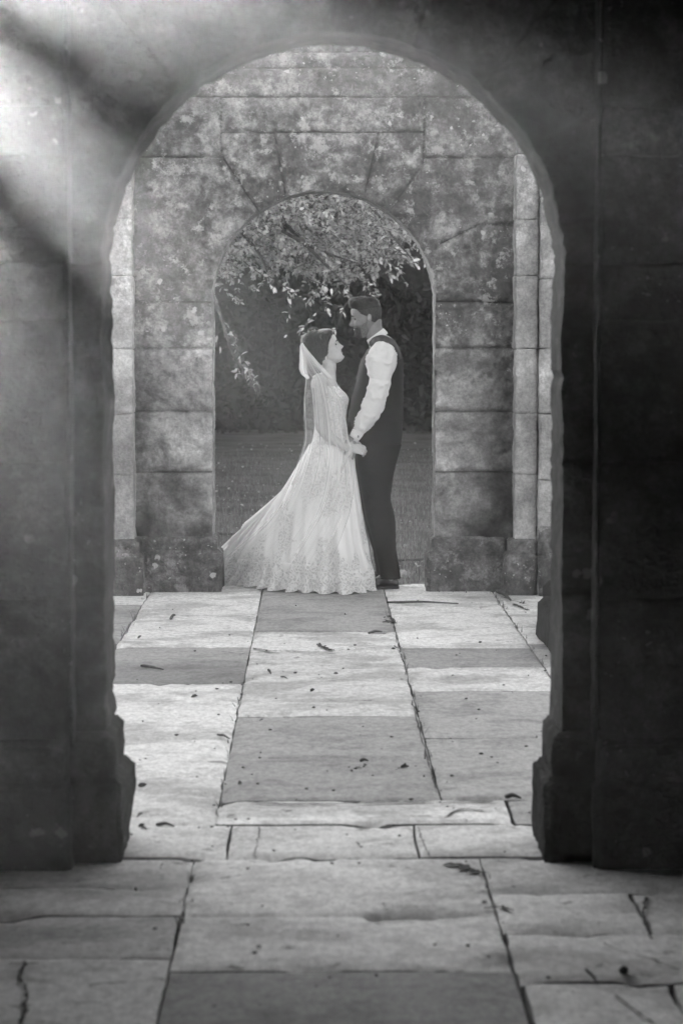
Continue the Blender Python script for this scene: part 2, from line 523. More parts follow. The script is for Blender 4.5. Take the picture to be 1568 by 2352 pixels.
def ftone(x, z):
    t = np.ones_like(x)
    t = np.where(z < 0.73, .92, t); t = np.where((z >= .73) & (z < 1.10), 1.05, t)
    t = np.where((z >= 1.10) & (z < 1.49), 1.12, t); t = np.where((z >= 1.49) & (z < 1.77), 1.0, t)
    t = np.where(z > 1.77, .92, t)
    P = np.stack([x, 0 * x, z], -1)
    t = t * (1 + .16 * fbm(P * 2, 3, 77))
    darken = sstep(.95, 1.15, x) * .45 * (1 - sstep(1.9, 2.6, z)) + sstep(-.93, -1.08, x) * .3
    darken = darken + .55 * sstep(.52, .36, z)  # darker towards both piers and towards the bottom
    return t * (1 - np.clip(darken, 0, .75) * (1 + .5 * fbm(P * 6, 3, 5)))
far = tag(empty('arch_wall'), 'weathered limestone wall with the round arch the couple stand in', 'wall')
far.location = (0, 0, 0)
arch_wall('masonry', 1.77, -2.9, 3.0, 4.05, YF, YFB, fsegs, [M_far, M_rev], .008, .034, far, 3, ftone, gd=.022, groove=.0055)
plinth(-1.13, AX - R_A + .055, YF - .075, YFB + .05, .25, .335, M_plinth, far, 31, inx0=.0, inx1=.028)
plinth(AX + R_A - .055, 1.175, YF - .075, YFB + .05, .25, .335, M_plinth, far, 37, inx0=.028, inx1=0)

def pier(name, label, x0, x1, y0, y1, zt, courses, mat, seed, px0, px1, pz=(.25, .335), amp=.008, pm=None, py=.07):
    root = tag(empty(name), label, 'pier', None)
    mb = MB()
    zs = [0] + courses + [zt]
    for i, (a, b) in enumerate(zip(zs, zs[1:])):
        tn = .9 + .25 * rnd.random() - (.3 if a > 2.4 else 0)
        block(mb, x0, x1, y0, y1, a + .0008, b - .0008, r=.006, amp=amp, res=.016, seed=seed + i * 3, freq=7, tone=tn)
    mb.build('shaft', mat, root)
    plinth(px0, px1, y0 - py, y1, pz[0], pz[1], pm or M_plinth, root, seed + 50, inx0=.028 if px0 < x0 else 0, inx1=.028 if px1 > x1 else 0)
    return root
crs = [.73, 1.10, 1.49, 1.93, 2.27, 2.66, 3.1]
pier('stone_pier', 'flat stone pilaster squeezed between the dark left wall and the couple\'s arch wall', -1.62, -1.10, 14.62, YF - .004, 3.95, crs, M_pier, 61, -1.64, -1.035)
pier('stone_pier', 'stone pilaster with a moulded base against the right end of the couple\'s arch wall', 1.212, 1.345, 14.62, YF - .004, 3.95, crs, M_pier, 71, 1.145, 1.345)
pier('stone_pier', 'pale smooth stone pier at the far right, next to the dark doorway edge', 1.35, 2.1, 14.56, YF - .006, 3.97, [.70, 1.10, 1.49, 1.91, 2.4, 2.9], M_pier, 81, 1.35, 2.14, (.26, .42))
# low broken plinth half hidden by the right doorway edge
lp = MB()
block(lp, 1.165, 1.5, 11.45, 12.6, -.02, .21, r=.03, amp=.012, res=.03, seed=9, freq=4)
block(lp, 1.26, 1.5, 12.7, 13.3, -.02, .22, r=.03, amp=.012, res=.03, seed=19, freq=4)
tag(lp.build('plinth_stone', M_dark), 'black broken plinth stone peeping out at the right edge of the doorway', 'stone')

# near wall -------------------------------------------------------------------------------------------------
YN, YNB = 7.2, 7.55
nsegs = []
for z in (.38, .8, 1.2, 1.785): nsegs += [(-1.2, z, AX - R_A - .01, z), (AX + R_A + .01, z, 3, z)]
for k in range(9):
    a = math.radians(20 * k + 10)
    nsegs.append((AX + R_A * math.cos(a), 1.785 + R_A * math.sin(a), AX + 1.05 * math.cos(a), 1.785 + 1.05 * math.sin(a)))
for z in (2.9, 3.3, 3.7): nsegs.append((-1.2, z, 3, z))
near = tag(empty('arch_wall'), 'dark stone wall framing the picture, its big round arch opening onto the paving', 'wall')
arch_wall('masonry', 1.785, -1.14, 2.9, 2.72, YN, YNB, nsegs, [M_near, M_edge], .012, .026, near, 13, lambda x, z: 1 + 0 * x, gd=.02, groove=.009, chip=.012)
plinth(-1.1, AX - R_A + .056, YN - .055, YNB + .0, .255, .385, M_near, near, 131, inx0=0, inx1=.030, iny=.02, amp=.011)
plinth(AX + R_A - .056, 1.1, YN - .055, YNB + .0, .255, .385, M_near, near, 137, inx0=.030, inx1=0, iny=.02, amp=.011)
umb = MB()
for i, (xa_, xb_, za_, zb_) in enumerate([(-.75, .5, 2.72, 3.2), (.5, 1.7, 2.72, 3.2), (1.7, 2.9, 2.72, 3.2), (-.70, 1.1, 3.2, 3.5), (1.1, 2.9, 3.2, 3.5)]):
    block(umb, xa_, xb_ - .002, YN, YNB, za_ + .002, zb_ - .002, r=.02, amp=.012, res=.05, seed=300 + i, freq=5)
umb.build('upper_masonry', M_near, near)  # unseen wall top, left end stopped short to let sunbeams through
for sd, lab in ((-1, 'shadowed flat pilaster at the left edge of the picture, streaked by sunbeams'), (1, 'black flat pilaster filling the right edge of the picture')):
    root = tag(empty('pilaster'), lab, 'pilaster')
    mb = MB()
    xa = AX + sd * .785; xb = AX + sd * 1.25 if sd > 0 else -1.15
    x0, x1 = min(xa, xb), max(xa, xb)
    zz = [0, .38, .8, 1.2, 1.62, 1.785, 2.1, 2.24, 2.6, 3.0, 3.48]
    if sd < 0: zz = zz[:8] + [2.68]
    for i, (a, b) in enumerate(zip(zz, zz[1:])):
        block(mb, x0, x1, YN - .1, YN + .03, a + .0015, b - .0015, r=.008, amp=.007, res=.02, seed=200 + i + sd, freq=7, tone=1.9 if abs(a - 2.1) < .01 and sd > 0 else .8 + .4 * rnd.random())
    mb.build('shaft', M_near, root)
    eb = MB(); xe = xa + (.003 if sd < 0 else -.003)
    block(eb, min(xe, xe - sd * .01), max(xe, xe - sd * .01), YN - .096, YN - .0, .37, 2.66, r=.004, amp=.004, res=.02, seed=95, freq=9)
    eb.build('lit_edge', M_edge, root)  # paler strip: arch light on the pilaster's side put into the stone colour
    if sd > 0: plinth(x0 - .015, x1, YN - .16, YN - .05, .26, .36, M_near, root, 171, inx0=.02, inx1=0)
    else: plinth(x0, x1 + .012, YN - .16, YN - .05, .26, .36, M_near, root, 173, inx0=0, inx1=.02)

# the covered passage the camera stands in ----------------------------------------------------------------
def slab(name, x0, x1, y0, y1, z0, z1, mat, label, cat, kind=None):
    mb = MB(); block(mb, x0, x1, y0, y1, z0, z1, r=.02, amp=.01, res=.25, seed=3, freq=1.5)
    return tag(mb.build(name, mat), label, cat, kind=kind)
slab('ceiling', -3.6, 3.2, -12, YN + .36, 3.52, 3.8, M_dark, 'stone vault slab over the covered passage', 'ceiling', 'structure')
slab('rubble_wall', 2.92, 3.3, -12, YN - .002, 0, 3.5, M_dark, 'dark rubble side wall of the covered passage on the right', 'wall')
slab('rubble_wall', -3.6, -3.2, -12, YN - .002, 0, 3.5, M_dark, 'dark rubble side wall of the covered passage on the left', 'wall')
slab('rubble_wall', -3.19, 2.9, -12.4, -12.02, 0, 3.5, M_dark, 'dark rubble wall closing the passage behind the camera', 'wall')
slab('sun_blocker_wall', -12, -2.92, YF, YFB, -.12, 3.2, M_far, 'lower stone wall running on to the left of the couple\'s arch wall', 'wall')  # unseen wall added to keep low sun out of the bay
slab('low_blocker_wall', -3.6, -1.155, YN + .02, YNB, 0, 2.05, M_near, 'low dark wall added out of view to cut low sunbeams, left of the framing arch, open above', 'wall')  # added out of view to block the lower sunbeams
slab('lintel', -3.6, -.78, YN + .02, YNB, 3.32, 3.5, M_near, 'stone lintel over the unseen gap added for the sunbeams, left of the framing arch', 'lintel')  # the gap below is added out of view to let sunbeams in

# ------------------------------------------------------------------ ground and paving
def plane(name, x0, x1, y0, y1, z, mat, n=60, amp=0, seed=1, kind='structure', label=None, cat=None):
    mb = MB()
    X, Y = np.meshgrid(np.linspace(x0, x1, n), np.linspace(y0, y1, n), indexing='ij')
    Z = z + amp * fbm(np.stack([X * .5, Y * .5, 0 * X], -1), 3, seed)
    mb.grid(np.stack([X, Y, Z], -1), flip=False)
    return tag(mb.build(name, mat), label, cat, kind=kind)
plane('ground', -40, 40, -20, 62, -.13, M_grass, 80, label='short lawn running back under the trees', cat='ground')
plane('soil', -4.5, 4.5, -12.5, 15.32, -.045, M_dirt, 4, label='dark soil showing in the joints between the slabs', cat='soil')
mb = MB(); block(mb, -4.5, 4.5, 15.19, 15.4, -.2, -.02, r=.03, amp=.02, res=.05, seed=4, freq=4)
tag(mb.build('kerb', M_plinth), 'mossy stone edge where the paving meets the lawn', 'kerb', kind='structure')

WT, WM, GL, GM, GD = .80, .68, .40, .35, .28      # white stone, stained white, sandstone light / mid / dark
sl_ = []   # slabs: x0,x1,y0,y1,tone
def col_(x0, x1, rows):
    for (yf, yb, t) in rows: sl_.append((x0, x1, yf, yb, t))
L, Rr = -.325, .428
col_(L, Rr, [(12.79, 15.25, GL), (12.0, 12.79, WT), (9.95, 12.0, WM), (8.95, 9.95, GL), (8.13, 8.95, GM)])
col_(-1.01, L, [(12.17, 15.25, WT), (11.48, 12.17, GL), (10.89, 11.48, GD), (9.38, 10.89, WT), (8.59, 9.38, WT), (7.72, 8.59, WM)])
col_(-1.75, -1.01, [(14.1, 15.25, WT), (12.3, 14.1, GL), (10.9, 12.3, GD), (9.4, 10.9, WM), (7.72, 9.4, WT)])
col_(Rr, 1.09, [(12.13, 15.25, WT), (11.41, 12.13, GM), (10.65, 11.41, WM), (9.4, 10.65, GL), (8.13, 9.4, GL)])
col_(1.09, 1.85, [(13.2, 15.25, WT), (12.35, 13.2, WT), (11.41, 12.35, GL), (10.65, 11.41, WM), (9.4, 10.65, GM), (8.13, 9.4, GL)])
sl_ += [(L, .642, 7.735, 8.13, WT), (.65, 1.1, 7.735, 8.13, GL), (-.62, -.27, 7.245, 7.72, WM), (-.27, .315, 7.245, 7.72, WM), (.315, .72, 7.245, 7.72, WM)]
col_(-.365, .495, [(6.49, 7.225, .80), (5.93, 6.49, .82), (4.6, 5.93, .33)])
col_(-1.6, -.365, [(6.84, 7.225, .62), (6.51, 6.84, .64), (6.06, 6.51, .55)])
sl_ += [(-.93, -.365, 4.9, 6.06, .72), (-1.9, -.93, 4.9, 6.06, .62)]
col_(.495, 1.3, [(6.75, 7.225, .62)]); sl_ += [(.495, .888, 6.29, 6.75, .76), (.893, 1.6, 6.29, 6.75, .66), (.5, 1.6, 5.82, 6.29, .72), (.507, .865, 5.2, 5.81, .72), (.87, 1.6, 5.2, 5.81, .66)]
for j in range(9):          # the paving goes on outside the picture
    y1 = 4.88 - j * .62
    for i in range(6):
        if j == 0 and 1 <= i <= 3: continue
        sl_.append((-3.1 + i, -2.1 + i, y1 - .62, y1, rnd.choice([.5, .45, .3])))
for j in range(10):
    y0 = 7.72 + j * .75
    for (a, b) in ((-4.4, -3.1), (-3.1, -1.75)): sl_.append((a, b, y0, y0 + .75, rnd.choice([WT, GL, GM, WM])))
    if y0 < 15: 
        for (a, b) in ((1.85, 2.8), (2.8, 4.4)): sl_.append((a, b, y0, y0 + .75, rnd.choice([WT, GL, GM, WM])))
for j in range(5): sl_.append((-3.1, -1.9, 4.9 + j * .46, 5.36 + j * .46, rnd.choice([WT, GL]))); sl_.append((1.6, 2.9, 4.9 + j * .46, 5.36 + j * .46, rnd.choice([WT, GL])))
mb = MB()
for k, (x0, x1, y0, y1, t) in enumerate(sl_):
    y1 = min(y1, 15.28)
    if y1 - y0 < .05: continue
    g = .003
    res = .02 if abs((x0 + x1) / 2) < 1.8 and y0 > 4.6 else .1
    nx = int((x1 - x0) / res) + 3; ny = int((y1 - y0) / (res * 1.4)) + 3
    U = np.linspace(0, 1, nx); W = np.linspace(0, 1, ny)
    X = x0 + g + (x1 - x0 - 2 * g) * U[:, None] + 0 * W; Y = y0 + g + (y1 - y0 - 2 * g) * W[None, :] + 0 * X
    P = np.stack([X, Y, 0 * X], -1)
    ex = np.minimum(X - x0, x1 - X); ey = np.minimum(Y - y0, y1 - Y)
    wear = 1.0 if t > .4 else .5
    jx = .008 * fbm(P * 7 + k, 4, 2) * wear; jy = .009 * fbm(P * 7 + k, 4, 3) * wear
    fx = np.exp(-(ex / .03) ** 2); fy = np.exp(-(ey / .03) ** 2)
    X = X + jx * fx; Y = Y + jy * fy
    e = np.minimum(ex, ey)
    tx, ty = (rnd.random() - .5) * .006, (rnd.random() - .5) * .004
    Z = .0015 * fbm(P * 5, 4, 8) + tx * (U[:, None] - .5) + ty * (W[None, :] - .5) + (rnd.random() - .5) * .003
    Z = Z - .012 * np.clip(fbm(P * 6 + 9, 4, 4) - .12, 0, 1) * np.exp(-(e / .07) ** 2) * wear * 3
    Z = Z - .006 * np.exp(-(e / .008) ** 2)
    G = np.stack([X, Y, Z], -1)
    # skirt down the sides
    mb.grid(G, tone=t * (1 + .05 * (rnd.random() - .5)))
    ring = np.concatenate([G[:, 0], G[-1, 1:], G[::-1, -1][1:], G[0, ::-1][1:]])
    low = ring.copy(); low[:, 2] = -.05
    mb.grid(np.array([ring, low]), tone=t * .6)
for cr, wd in (([(1380, 2168), (1430, 2190), (1490, 2205), (1560, 2232)], .004), ([(1484, 2064), (1477, 2110), (1494, 2162)], .009), ([(1408, 2288), (1450, 2320), (1500, 2356)], .004),
               ([(60, 2212), (48, 2250), (62, 2285), (50, 2360)], .009), ([(20, 2216), (90, 2218)], .012), ([(498, 1497), (560, 1503), (640, 1497), (720, 1500), (800, 1494), (905, 1486)], .007), ([(580, 1490), (620, 1498)], .02), ([(730, 1484), (765, 1496)], .025),
               ([(958, 1902), (972, 1940), (988, 1974)], .003), ([(598, 1903), (590, 1940), (584, 1975)], .003), ([(1020, 1988), (1060, 1993), (1108, 2010)], .035), ([(1150, 1372), (1190, 1384), (1262, 1384)], .008), ([(1176, 1388), (1208, 1402)], .02), ([(1178, 1392), (1262, 1396)], .006),
               ([(1020, 1880), (1060, 1862), (1110, 1866)], .008), ([(560, 1845), (700, 1850), (900, 1846), (1140, 1843)], .012), ([(945, 1610), (985, 1760), (1015, 1842)], .005), ([(884, 1425), (905, 1432), (893, 1415)], .022), ([(1110, 2090), (1150, 2088), (1180, 2095)], .010)):
    ctr = curve([fl(*p) for p in cr], 16 * len(cr))
    ctr = ctr + .006 * np.stack([fbm(np.stack([ctr[:, 0] * 30, ctr[:, 1] * 30, 0 * ctr[:, 0] + q], -1), 3, 3) for q in (0, 5)], -1)
    tg = np.gradient(ctr, axis=0); tg /= np.linalg.norm(tg, axis=1)[:, None]; nn = np.stack([-tg[:, 1], tg[:, 0]], -1)
    h1 = wd * .5 * (.35 + np.abs(fbm(np.stack([ctr[:, 0] * 22, ctr[:, 1] * 22, 0 * ctr[:, 0] + 1], -1), 4, 6)) * 3.2); h2 = wd * .5 * (.35 + np.abs(fbm(np.stack([ctr[:, 0] * 22, ctr[:, 1] * 22, 0 * ctr[:, 0] + 8], -1), 4, 6)) * 3.2)
    h1[[0, -1]] = .0005; h2[[0, -1]] = .0005
    zz = np.full((len(ctr), 1), .0055)
    mb.grid(np.stack([np.hstack([ctr - nn * h1[:, None], zz]), np.hstack([ctr + nn * h2[:, None], zz])]), mat=1, flip=True)
tag(mb.build('paving', [M_pave, M_dirt]), 'worn slabs of pale and grey stone laid in courses', 'paving', kind='structure')

HAZE_D, HAZE_G = .0038, .92
# angle below the horizontal, start, end, thickness at start and end
GOBO = [(33.5, .6, 1.75, .030, .046), (52.5, .6, 1.75, .034, .054), (25, .8, 1.8, .010, .014), (43, .9, 1.7, .014, .018), (59, .8, 1.7, .018, .024), (64, .9, 1.8, .016, .024), (70, .8, 1.8, .02, .03), (77, .8, 1.8, .02, .03)]

# ------------------------------------------------------------------ vegetation
def leaves(mb, P, D, size, tone, wid=.42, curl=.25):
    """one folded leaf per row of P, growing along D"""
    P = np.asarray(P, float); D = np.asarray(D, float); n = len(P)
    D = D / (np.linalg.norm(D, axis=1)[:, None] + 1e-9)
    A = rng.normal(size=(n, 3)); A[:, 2] *= .6
    Sd = np.cross(D, A); Sd /= np.linalg.norm(Sd, axis=1)[:, None] + 1e-9
    N = np.cross(Sd, D)
    N *= np.where(N[:, 2:3] < 0, -1, 1)
    size = np.broadcast_to(size, (n,))[:, None]
    w_ = size * wid * .5
    V = np.stack([P, P + D * size * .35 + Sd * w_ + N * w_ * curl, P + D * size * .75 + Sd * w_ * .8 + N * w_ * curl - N * size * .05, P + D * size - N * size * .16,
                  P + D * size * .75 - Sd * w_ * .8 + N * w_ * curl - N * size * .05, P + D * size * .35 - Sd * w_ + N * w_ * curl, P + D * size * .5], 1).reshape(-1, 3)
    b = np.arange(n)[:, None] * 7
    Fq = np.concatenate([b + np.array([[0, 1, 2, 6]]), b + np.array([[6, 2, 3, 3]]), b + np.array([[0, 6, 4, 5]]), b + np.array([[6, 3, 4, 4]])])
    Fl = [tuple(f) if f[2] != f[3] else tuple(f[:3]) for f in Fq.tolist()]
    mb.add(V, Fl, 0, np.repeat(np.broadcast_to(tone, (n,)), 7))
def unit(n):
    v = rng.normal(size=(n, 3)); return v / np.linalg.norm(v, axis=1)[:, None]

def sprays(mbl, mbw, starts, dirs, length, nleaf, lsize, droop=.5, tone0=.5, wood=.004):
    """leafy shoots: a bending stem, leaves along it and crowded at its tip"""
    for s0, d0 in zip(starts, dirs):
        L_ = length * (.6 + .8 * rnd.random())
        k = 8; p = np.array(s0, float); d = np.array(d0, float); d /= np.linalg.norm(d); pts = [p.copy()]
        for i in range(k):
            d = d + np.array([0, 0, -droop / k]) + rng.normal(size=3) * .09; d /= np.linalg.norm(d)
            p = p + d * L_ / k; pts.append(p.copy())
        pts = np.array(pts)
        if mbw is not None: mbw.tube(pts, np.linspace(wood, wood * .35, k + 1), n=4, sub=1, caps=False)
        m = nleaf
        t = (1 - rng.random(m) ** 1.7) * k
        i = np.minimum(t.astype(int), k - 1); fr = (t - i)[:, None]
        B = pts[i] * (1 - fr) + pts[i + 1] * fr
        T = pts[i + 1] - pts[i]; T /= np.linalg.norm(T, axis=1)[:, None]
        D = T * .7 + unit(m) * .9; D[:, 2] += -.1
        leaves(mbl, B, D, lsize * (.6 + .7 * rng.random(m)), np.clip(tone0 + .35 * rng.normal(size=m) * .8 + .15 * (rnd.random() - .5), 0, 1))

def crown_shell(mb, c, r, n, lsize, seed, tone0, jag=.3, core=True, mbc=None, lo=-1.0):
    c = np.array(c, float); r = np.array(r, float)
    U = unit(n * 2); U = U[U[:, 2] > lo][:n]
    k = 1 + jag * fbm(U * 2.4 + seed, 4, seed) * 1.8
    dep = 1 - .38 * rng.random(len(U)) ** 1.6
    P = c + U * r * (k * dep)[:, None]
    clump = fbm(P * 1.6, 3, seed + 4)
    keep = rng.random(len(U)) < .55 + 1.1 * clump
    P, U, clump = P[keep], U[keep], clump[keep]
    D = U * .5 + unit(len(P)) * .8; D[:, 2] -= .25
    leaves(mb, P, D, lsize * (.6 + .8 * rng.random(len(P))), np.clip(tone0 + .5 * clump + .2 * rng.normal(size=len(P)), 0, 1))
    if mbc is not None:
        mbc.ball(c, r * .78, 20, 14, disp=lambda G: jag * fbm(G * 2.4 + seed, 4, seed) * 1.8)

def trunk(mb, p0, p1, r0, r1, limbs, seed):
    pts = curve([p0, (np.array(p0) * .6 + np.array(p1) * .4 + rng.normal(size=3) * .12), p1], 10)
    mb.tube(pts, np.linspace(r0, r1, 10), n=10, sub=1)
    for q in limbs:
        m_ = (np.array(p1) * .6 + np.array(q) * .4) + np.array([0, 0, .3])
        mb.tube([p1, m_, q], [r1 * .8, r1 * .5, r1 * .12], n=7, sub=4)

# the tree with low bright boughs seen through the couple's arch
tr = tag(empty('laurel_tree'), 'leafy tree with bright low boughs hanging behind the couple\'s arch', 'tree')
mw, ml = MB(), MB()
trunk(mw, (-3.6, 27, -.2), (-3.2, 26.2, 2.6), .22, .15, [(-1.2, 24.5, 3.9), (.2, 24, 3.6), (-2.6, 23.5, 4.4), (-.6, 23.2, 3.1)], 4)
st, dr = [], []
n = 0
while n < 3500:
    p = np.array([rng.uniform(-3.2, 1.0), rng.uniform(22.2, 26.5), rng.uniform(1.9, 5.0)])
    # lower edge of the mass follows the photo: low in the middle, lifting to the right
    low = np.interp(p[0], [-3.2, -1.1, -.6, -.1, .35, .75, .98], [1.75, 2.02, 2.30, 2.15, 1.98, 2.25, 2.42]) + .10 * fbm(np.array([[p[0] * 3, p[1], 0]]), 3, 5)[0]
    hi_r = .93 - .22 * abs(p[2] - 2.5)
    if p[2] < low + .12 or p[0] > hi_r: continue
    if ((p[0] + .9) / 2.5) ** 2 + ((p[1] - 24.3) / 2.3) ** 2 + ((p[2] - 3.1) / 2.0) ** 2 > 1: continue
    st.append(p); dr.append(np.array([rng.normal() * .8 + .25, -.6 + rng.normal() * .6, rng.normal() * .4 + .1])); n += 1
sprays(ml, mw, st, dr, .38, 30, .054, .55, .45)
# bare-ended twigs along the lower edge
st = [at(x, y, 22.6) for x, y in ((700, 640), (740, 650), (780, 668), (800, 690), (655, 640), (610, 630), (890, 600), (905, 570), (840, 640), (560, 600))]
sprays(ml, mw, st, [(rng.normal() * .6 + .3, -.3, -.5) for _ in st], .42, 12, .06, .2, .9, .006)
for (a, b, c_) in (((560, 470), (700, 560), (842, 612)), ((640, 500), (740, 600), (800, 660)), ((850, 470), (900, 540), (948, 598)), ((545, 520), (600, 590), (620, 650))):
    mw.tube([at(*a, 23.6), at(*b, 22.9), at(*c_, 22.5)], [.022, .014, .005], n=6)
mw.build('trunk', M_bark, tr); ml.build('crown', M_leaf, tr)
# spray hanging in front of the dark hollow, left
tr = tag(empty('hanging_bough'), 'thin bough with long pale leaves drooping at the left side of the couple\'s arch', 'branch')
mw, ml = MB(), MB()
Y0 = 18.2
main = curve([at(330, 560, Y0 + .6), at(440, 600, Y0 + .3), at(497, 700, Y0), at(520, 770, Y0 - .1), at(540, 825, Y0 - .1), at(560, 850, Y0)], 16)
mw.tube(main, np.linspace(.02, .004, 16), n=5, sub=1)
mw.tube([at(497, 700, Y0), at(520, 690, Y0), at(545, 700, Y0)], [.005, .004, .003], n=4)
sprays(ml, mw, [main[i] for i in (8, 9, 10, 12, 12, 13, 14, 14, 15)], [(.6, -.1, -.35)] * 9, .20, 14, .048, 1.0, .02, .003)
leaves(ml, [at(505, 795, Y0), at(500, 770, Y0), at(515, 740, Y0)], [(.1, 0, -1), (-.3, 0, -1), (.6, 0, -.6)], .06, .3)
mw.build('stem', M_bark, tr); ml.build('foliage', M_leaf, tr)

# darker trees behind, whose shade makes the hollow
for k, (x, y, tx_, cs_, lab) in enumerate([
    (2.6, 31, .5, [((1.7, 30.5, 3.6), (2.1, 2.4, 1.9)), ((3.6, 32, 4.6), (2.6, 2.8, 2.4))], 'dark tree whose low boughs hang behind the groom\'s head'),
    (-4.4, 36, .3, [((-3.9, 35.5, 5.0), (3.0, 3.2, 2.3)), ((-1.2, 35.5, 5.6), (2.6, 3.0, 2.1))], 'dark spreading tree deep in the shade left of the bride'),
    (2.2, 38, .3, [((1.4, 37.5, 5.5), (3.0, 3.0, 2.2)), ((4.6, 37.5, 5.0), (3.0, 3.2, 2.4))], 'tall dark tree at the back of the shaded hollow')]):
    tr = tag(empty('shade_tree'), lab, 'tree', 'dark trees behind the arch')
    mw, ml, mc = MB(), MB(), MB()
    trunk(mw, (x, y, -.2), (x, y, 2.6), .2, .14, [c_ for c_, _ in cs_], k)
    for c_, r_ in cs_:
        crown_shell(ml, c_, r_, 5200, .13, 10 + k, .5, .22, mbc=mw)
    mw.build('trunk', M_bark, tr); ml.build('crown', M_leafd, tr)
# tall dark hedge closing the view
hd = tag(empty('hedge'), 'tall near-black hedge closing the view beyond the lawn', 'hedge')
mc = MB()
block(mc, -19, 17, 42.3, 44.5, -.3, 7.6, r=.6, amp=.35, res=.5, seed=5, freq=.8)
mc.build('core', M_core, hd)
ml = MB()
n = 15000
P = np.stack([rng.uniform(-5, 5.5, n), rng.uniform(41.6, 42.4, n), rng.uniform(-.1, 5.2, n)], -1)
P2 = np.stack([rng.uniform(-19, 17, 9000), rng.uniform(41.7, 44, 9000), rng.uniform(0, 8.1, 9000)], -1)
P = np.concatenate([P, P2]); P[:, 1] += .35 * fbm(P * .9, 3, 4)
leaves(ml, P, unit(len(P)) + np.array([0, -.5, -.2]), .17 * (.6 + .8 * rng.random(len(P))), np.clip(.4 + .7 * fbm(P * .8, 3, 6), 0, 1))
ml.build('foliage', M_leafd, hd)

# boughs added outside the picture, left of the framing arch, to comb the sun into beams
tr = tag(empty('sun_gobo_tree'), 'unseen tree added so its drooping boughs comb the sunlight left of the framing arch', 'tree')
mw, ml = MB(), MB()
G = 10.0
def gp(ang, r, Y=G):       # a point on the sunward side, seen from the sun's own direction
    k = Y / F
    sx, sz = -.243 * Y, CAMZ + .204 * Y
    return (sx + r * math.cos(math.radians(ang)), Y, sz - r * math.sin(math.radians(ang)))
trunk(mw, (-5.4, 10.6, -.2), (-4.9, 10.4, 3.4), .2, .14, [gp(180, 1.2), gp(200, .9), gp(130, .8)], 4)
for ang, r0, r1, w0, w1 in GOBO:
    a = gp(ang, r0); b = gp(ang, (r0 + r1) / 2); c_ = gp(ang, r1)
    mw.tube([(-4.9, 10.4, 3.4 + rnd.random()), gp(ang + 30, -.5), a], [.05, .03, w0], n=6)
    mw.tube([a, b, c_], [w0, (w0 + w1) / 2, w1], n=8)
    m_ = int(26 * (r1 - r0))
    t = rng.random(m_)
    B = np.array(a) * (1 - t)[:, None] + np.array(c_) * t[:, None]
    leaves(ml, B, unit(m_) + np.array([.3, 0, -.4]), .05 + .06 * rng.random(m_), .5)
crown_shell(ml, gp(0, 0), (.68, .6, .68), 2500, .09, 3, .5, .16, mbc=mw)  # leaf clumps added to keep sun off the air near the camera
crown_shell(ml, gp(3, .85), (.35, .3, .15), 900, .07, 5, .5, .2, mbc=mw)
mw.build('trunk', M_bark, tr); ml.build('crown', M_leaf, tr)

# ------------------------------------------------------------------ lawn litter, tufts, cable
ml = MB()
n = 3600
Y = 15.6 + 22 * rng.random(n) ** 1.3; X = rng.uniform(-.16, .16, n) * Y
keep = fbm(np.stack([X * .8, Y * .35, 0 * X], -1), 3, 8) > -.25
X, Y = X[keep], Y[keep]
P = np.stack([X, Y, np.full(len(X), -.115)], -1)
D = unit(len(P)); D[:, 2] = .15 + .3 * np.abs(D[:, 2])
leaves(ml, P, D, .014 + .03 * rng.random(len(P)), rng.random(len(P)) ** 1.2, wid=.6)
M_dead = leaf_mat('dry fallen leaf', .10, .62, .8, .1)
tag(ml.build('fallen_leaves', M_dead), 'scatter of small pale fallen leaves on the lawn', 'leaves', kind='stuff')
def blades(name, P, h, label, mat, lean=.5, wd=.004):
    mbb = MB(); n = len(P)
    A = rng.uniform(0, 2 * np.pi, n); H = h * (.4 + .9 * rng.random(n))
    d = np.stack([np.cos(A), np.sin(A), 0 * A], -1); s_ = np.stack([-np.sin(A), np.cos(A), 0 * A], -1)
    tip = P + d * (H * lean * rng.random(n))[:, None] + np.array([0, 0, 1]) * H[:, None]
    midp = (P + tip) / 2 - d * (H * .1)[:, None]
    V = np.stack([P - s_ * wd, P + s_ * wd, midp + s_ * wd * .8, midp - s_ * wd * .8, tip], 1).reshape(-1, 3)
    b = np.arange(n)[:, None] * 5
    Fl = (b + np.array([[0, 1, 2, 3]])).tolist() + (b + np.array([[3, 2, 4]])).tolist()
    mbb.add(V, Fl, 0, np.repeat(rng.random(n), 5))
    return tag(mbb.build(name, mat), label, 'grass', kind='stuff')
M_blade = leaf_mat('grass blade', .08, .27, .7, .3)
n = 44000
Y = 15.42 + 19 * rng.random(n) ** 1.5; X = rng.uniform(-.12, .12, n) * Y * 1.1
blades('grass', np.stack([X, Y, np.full(n, -.13)], -1), .05, 'short rough grass blades on the lawn beyond the arch', M_blade)
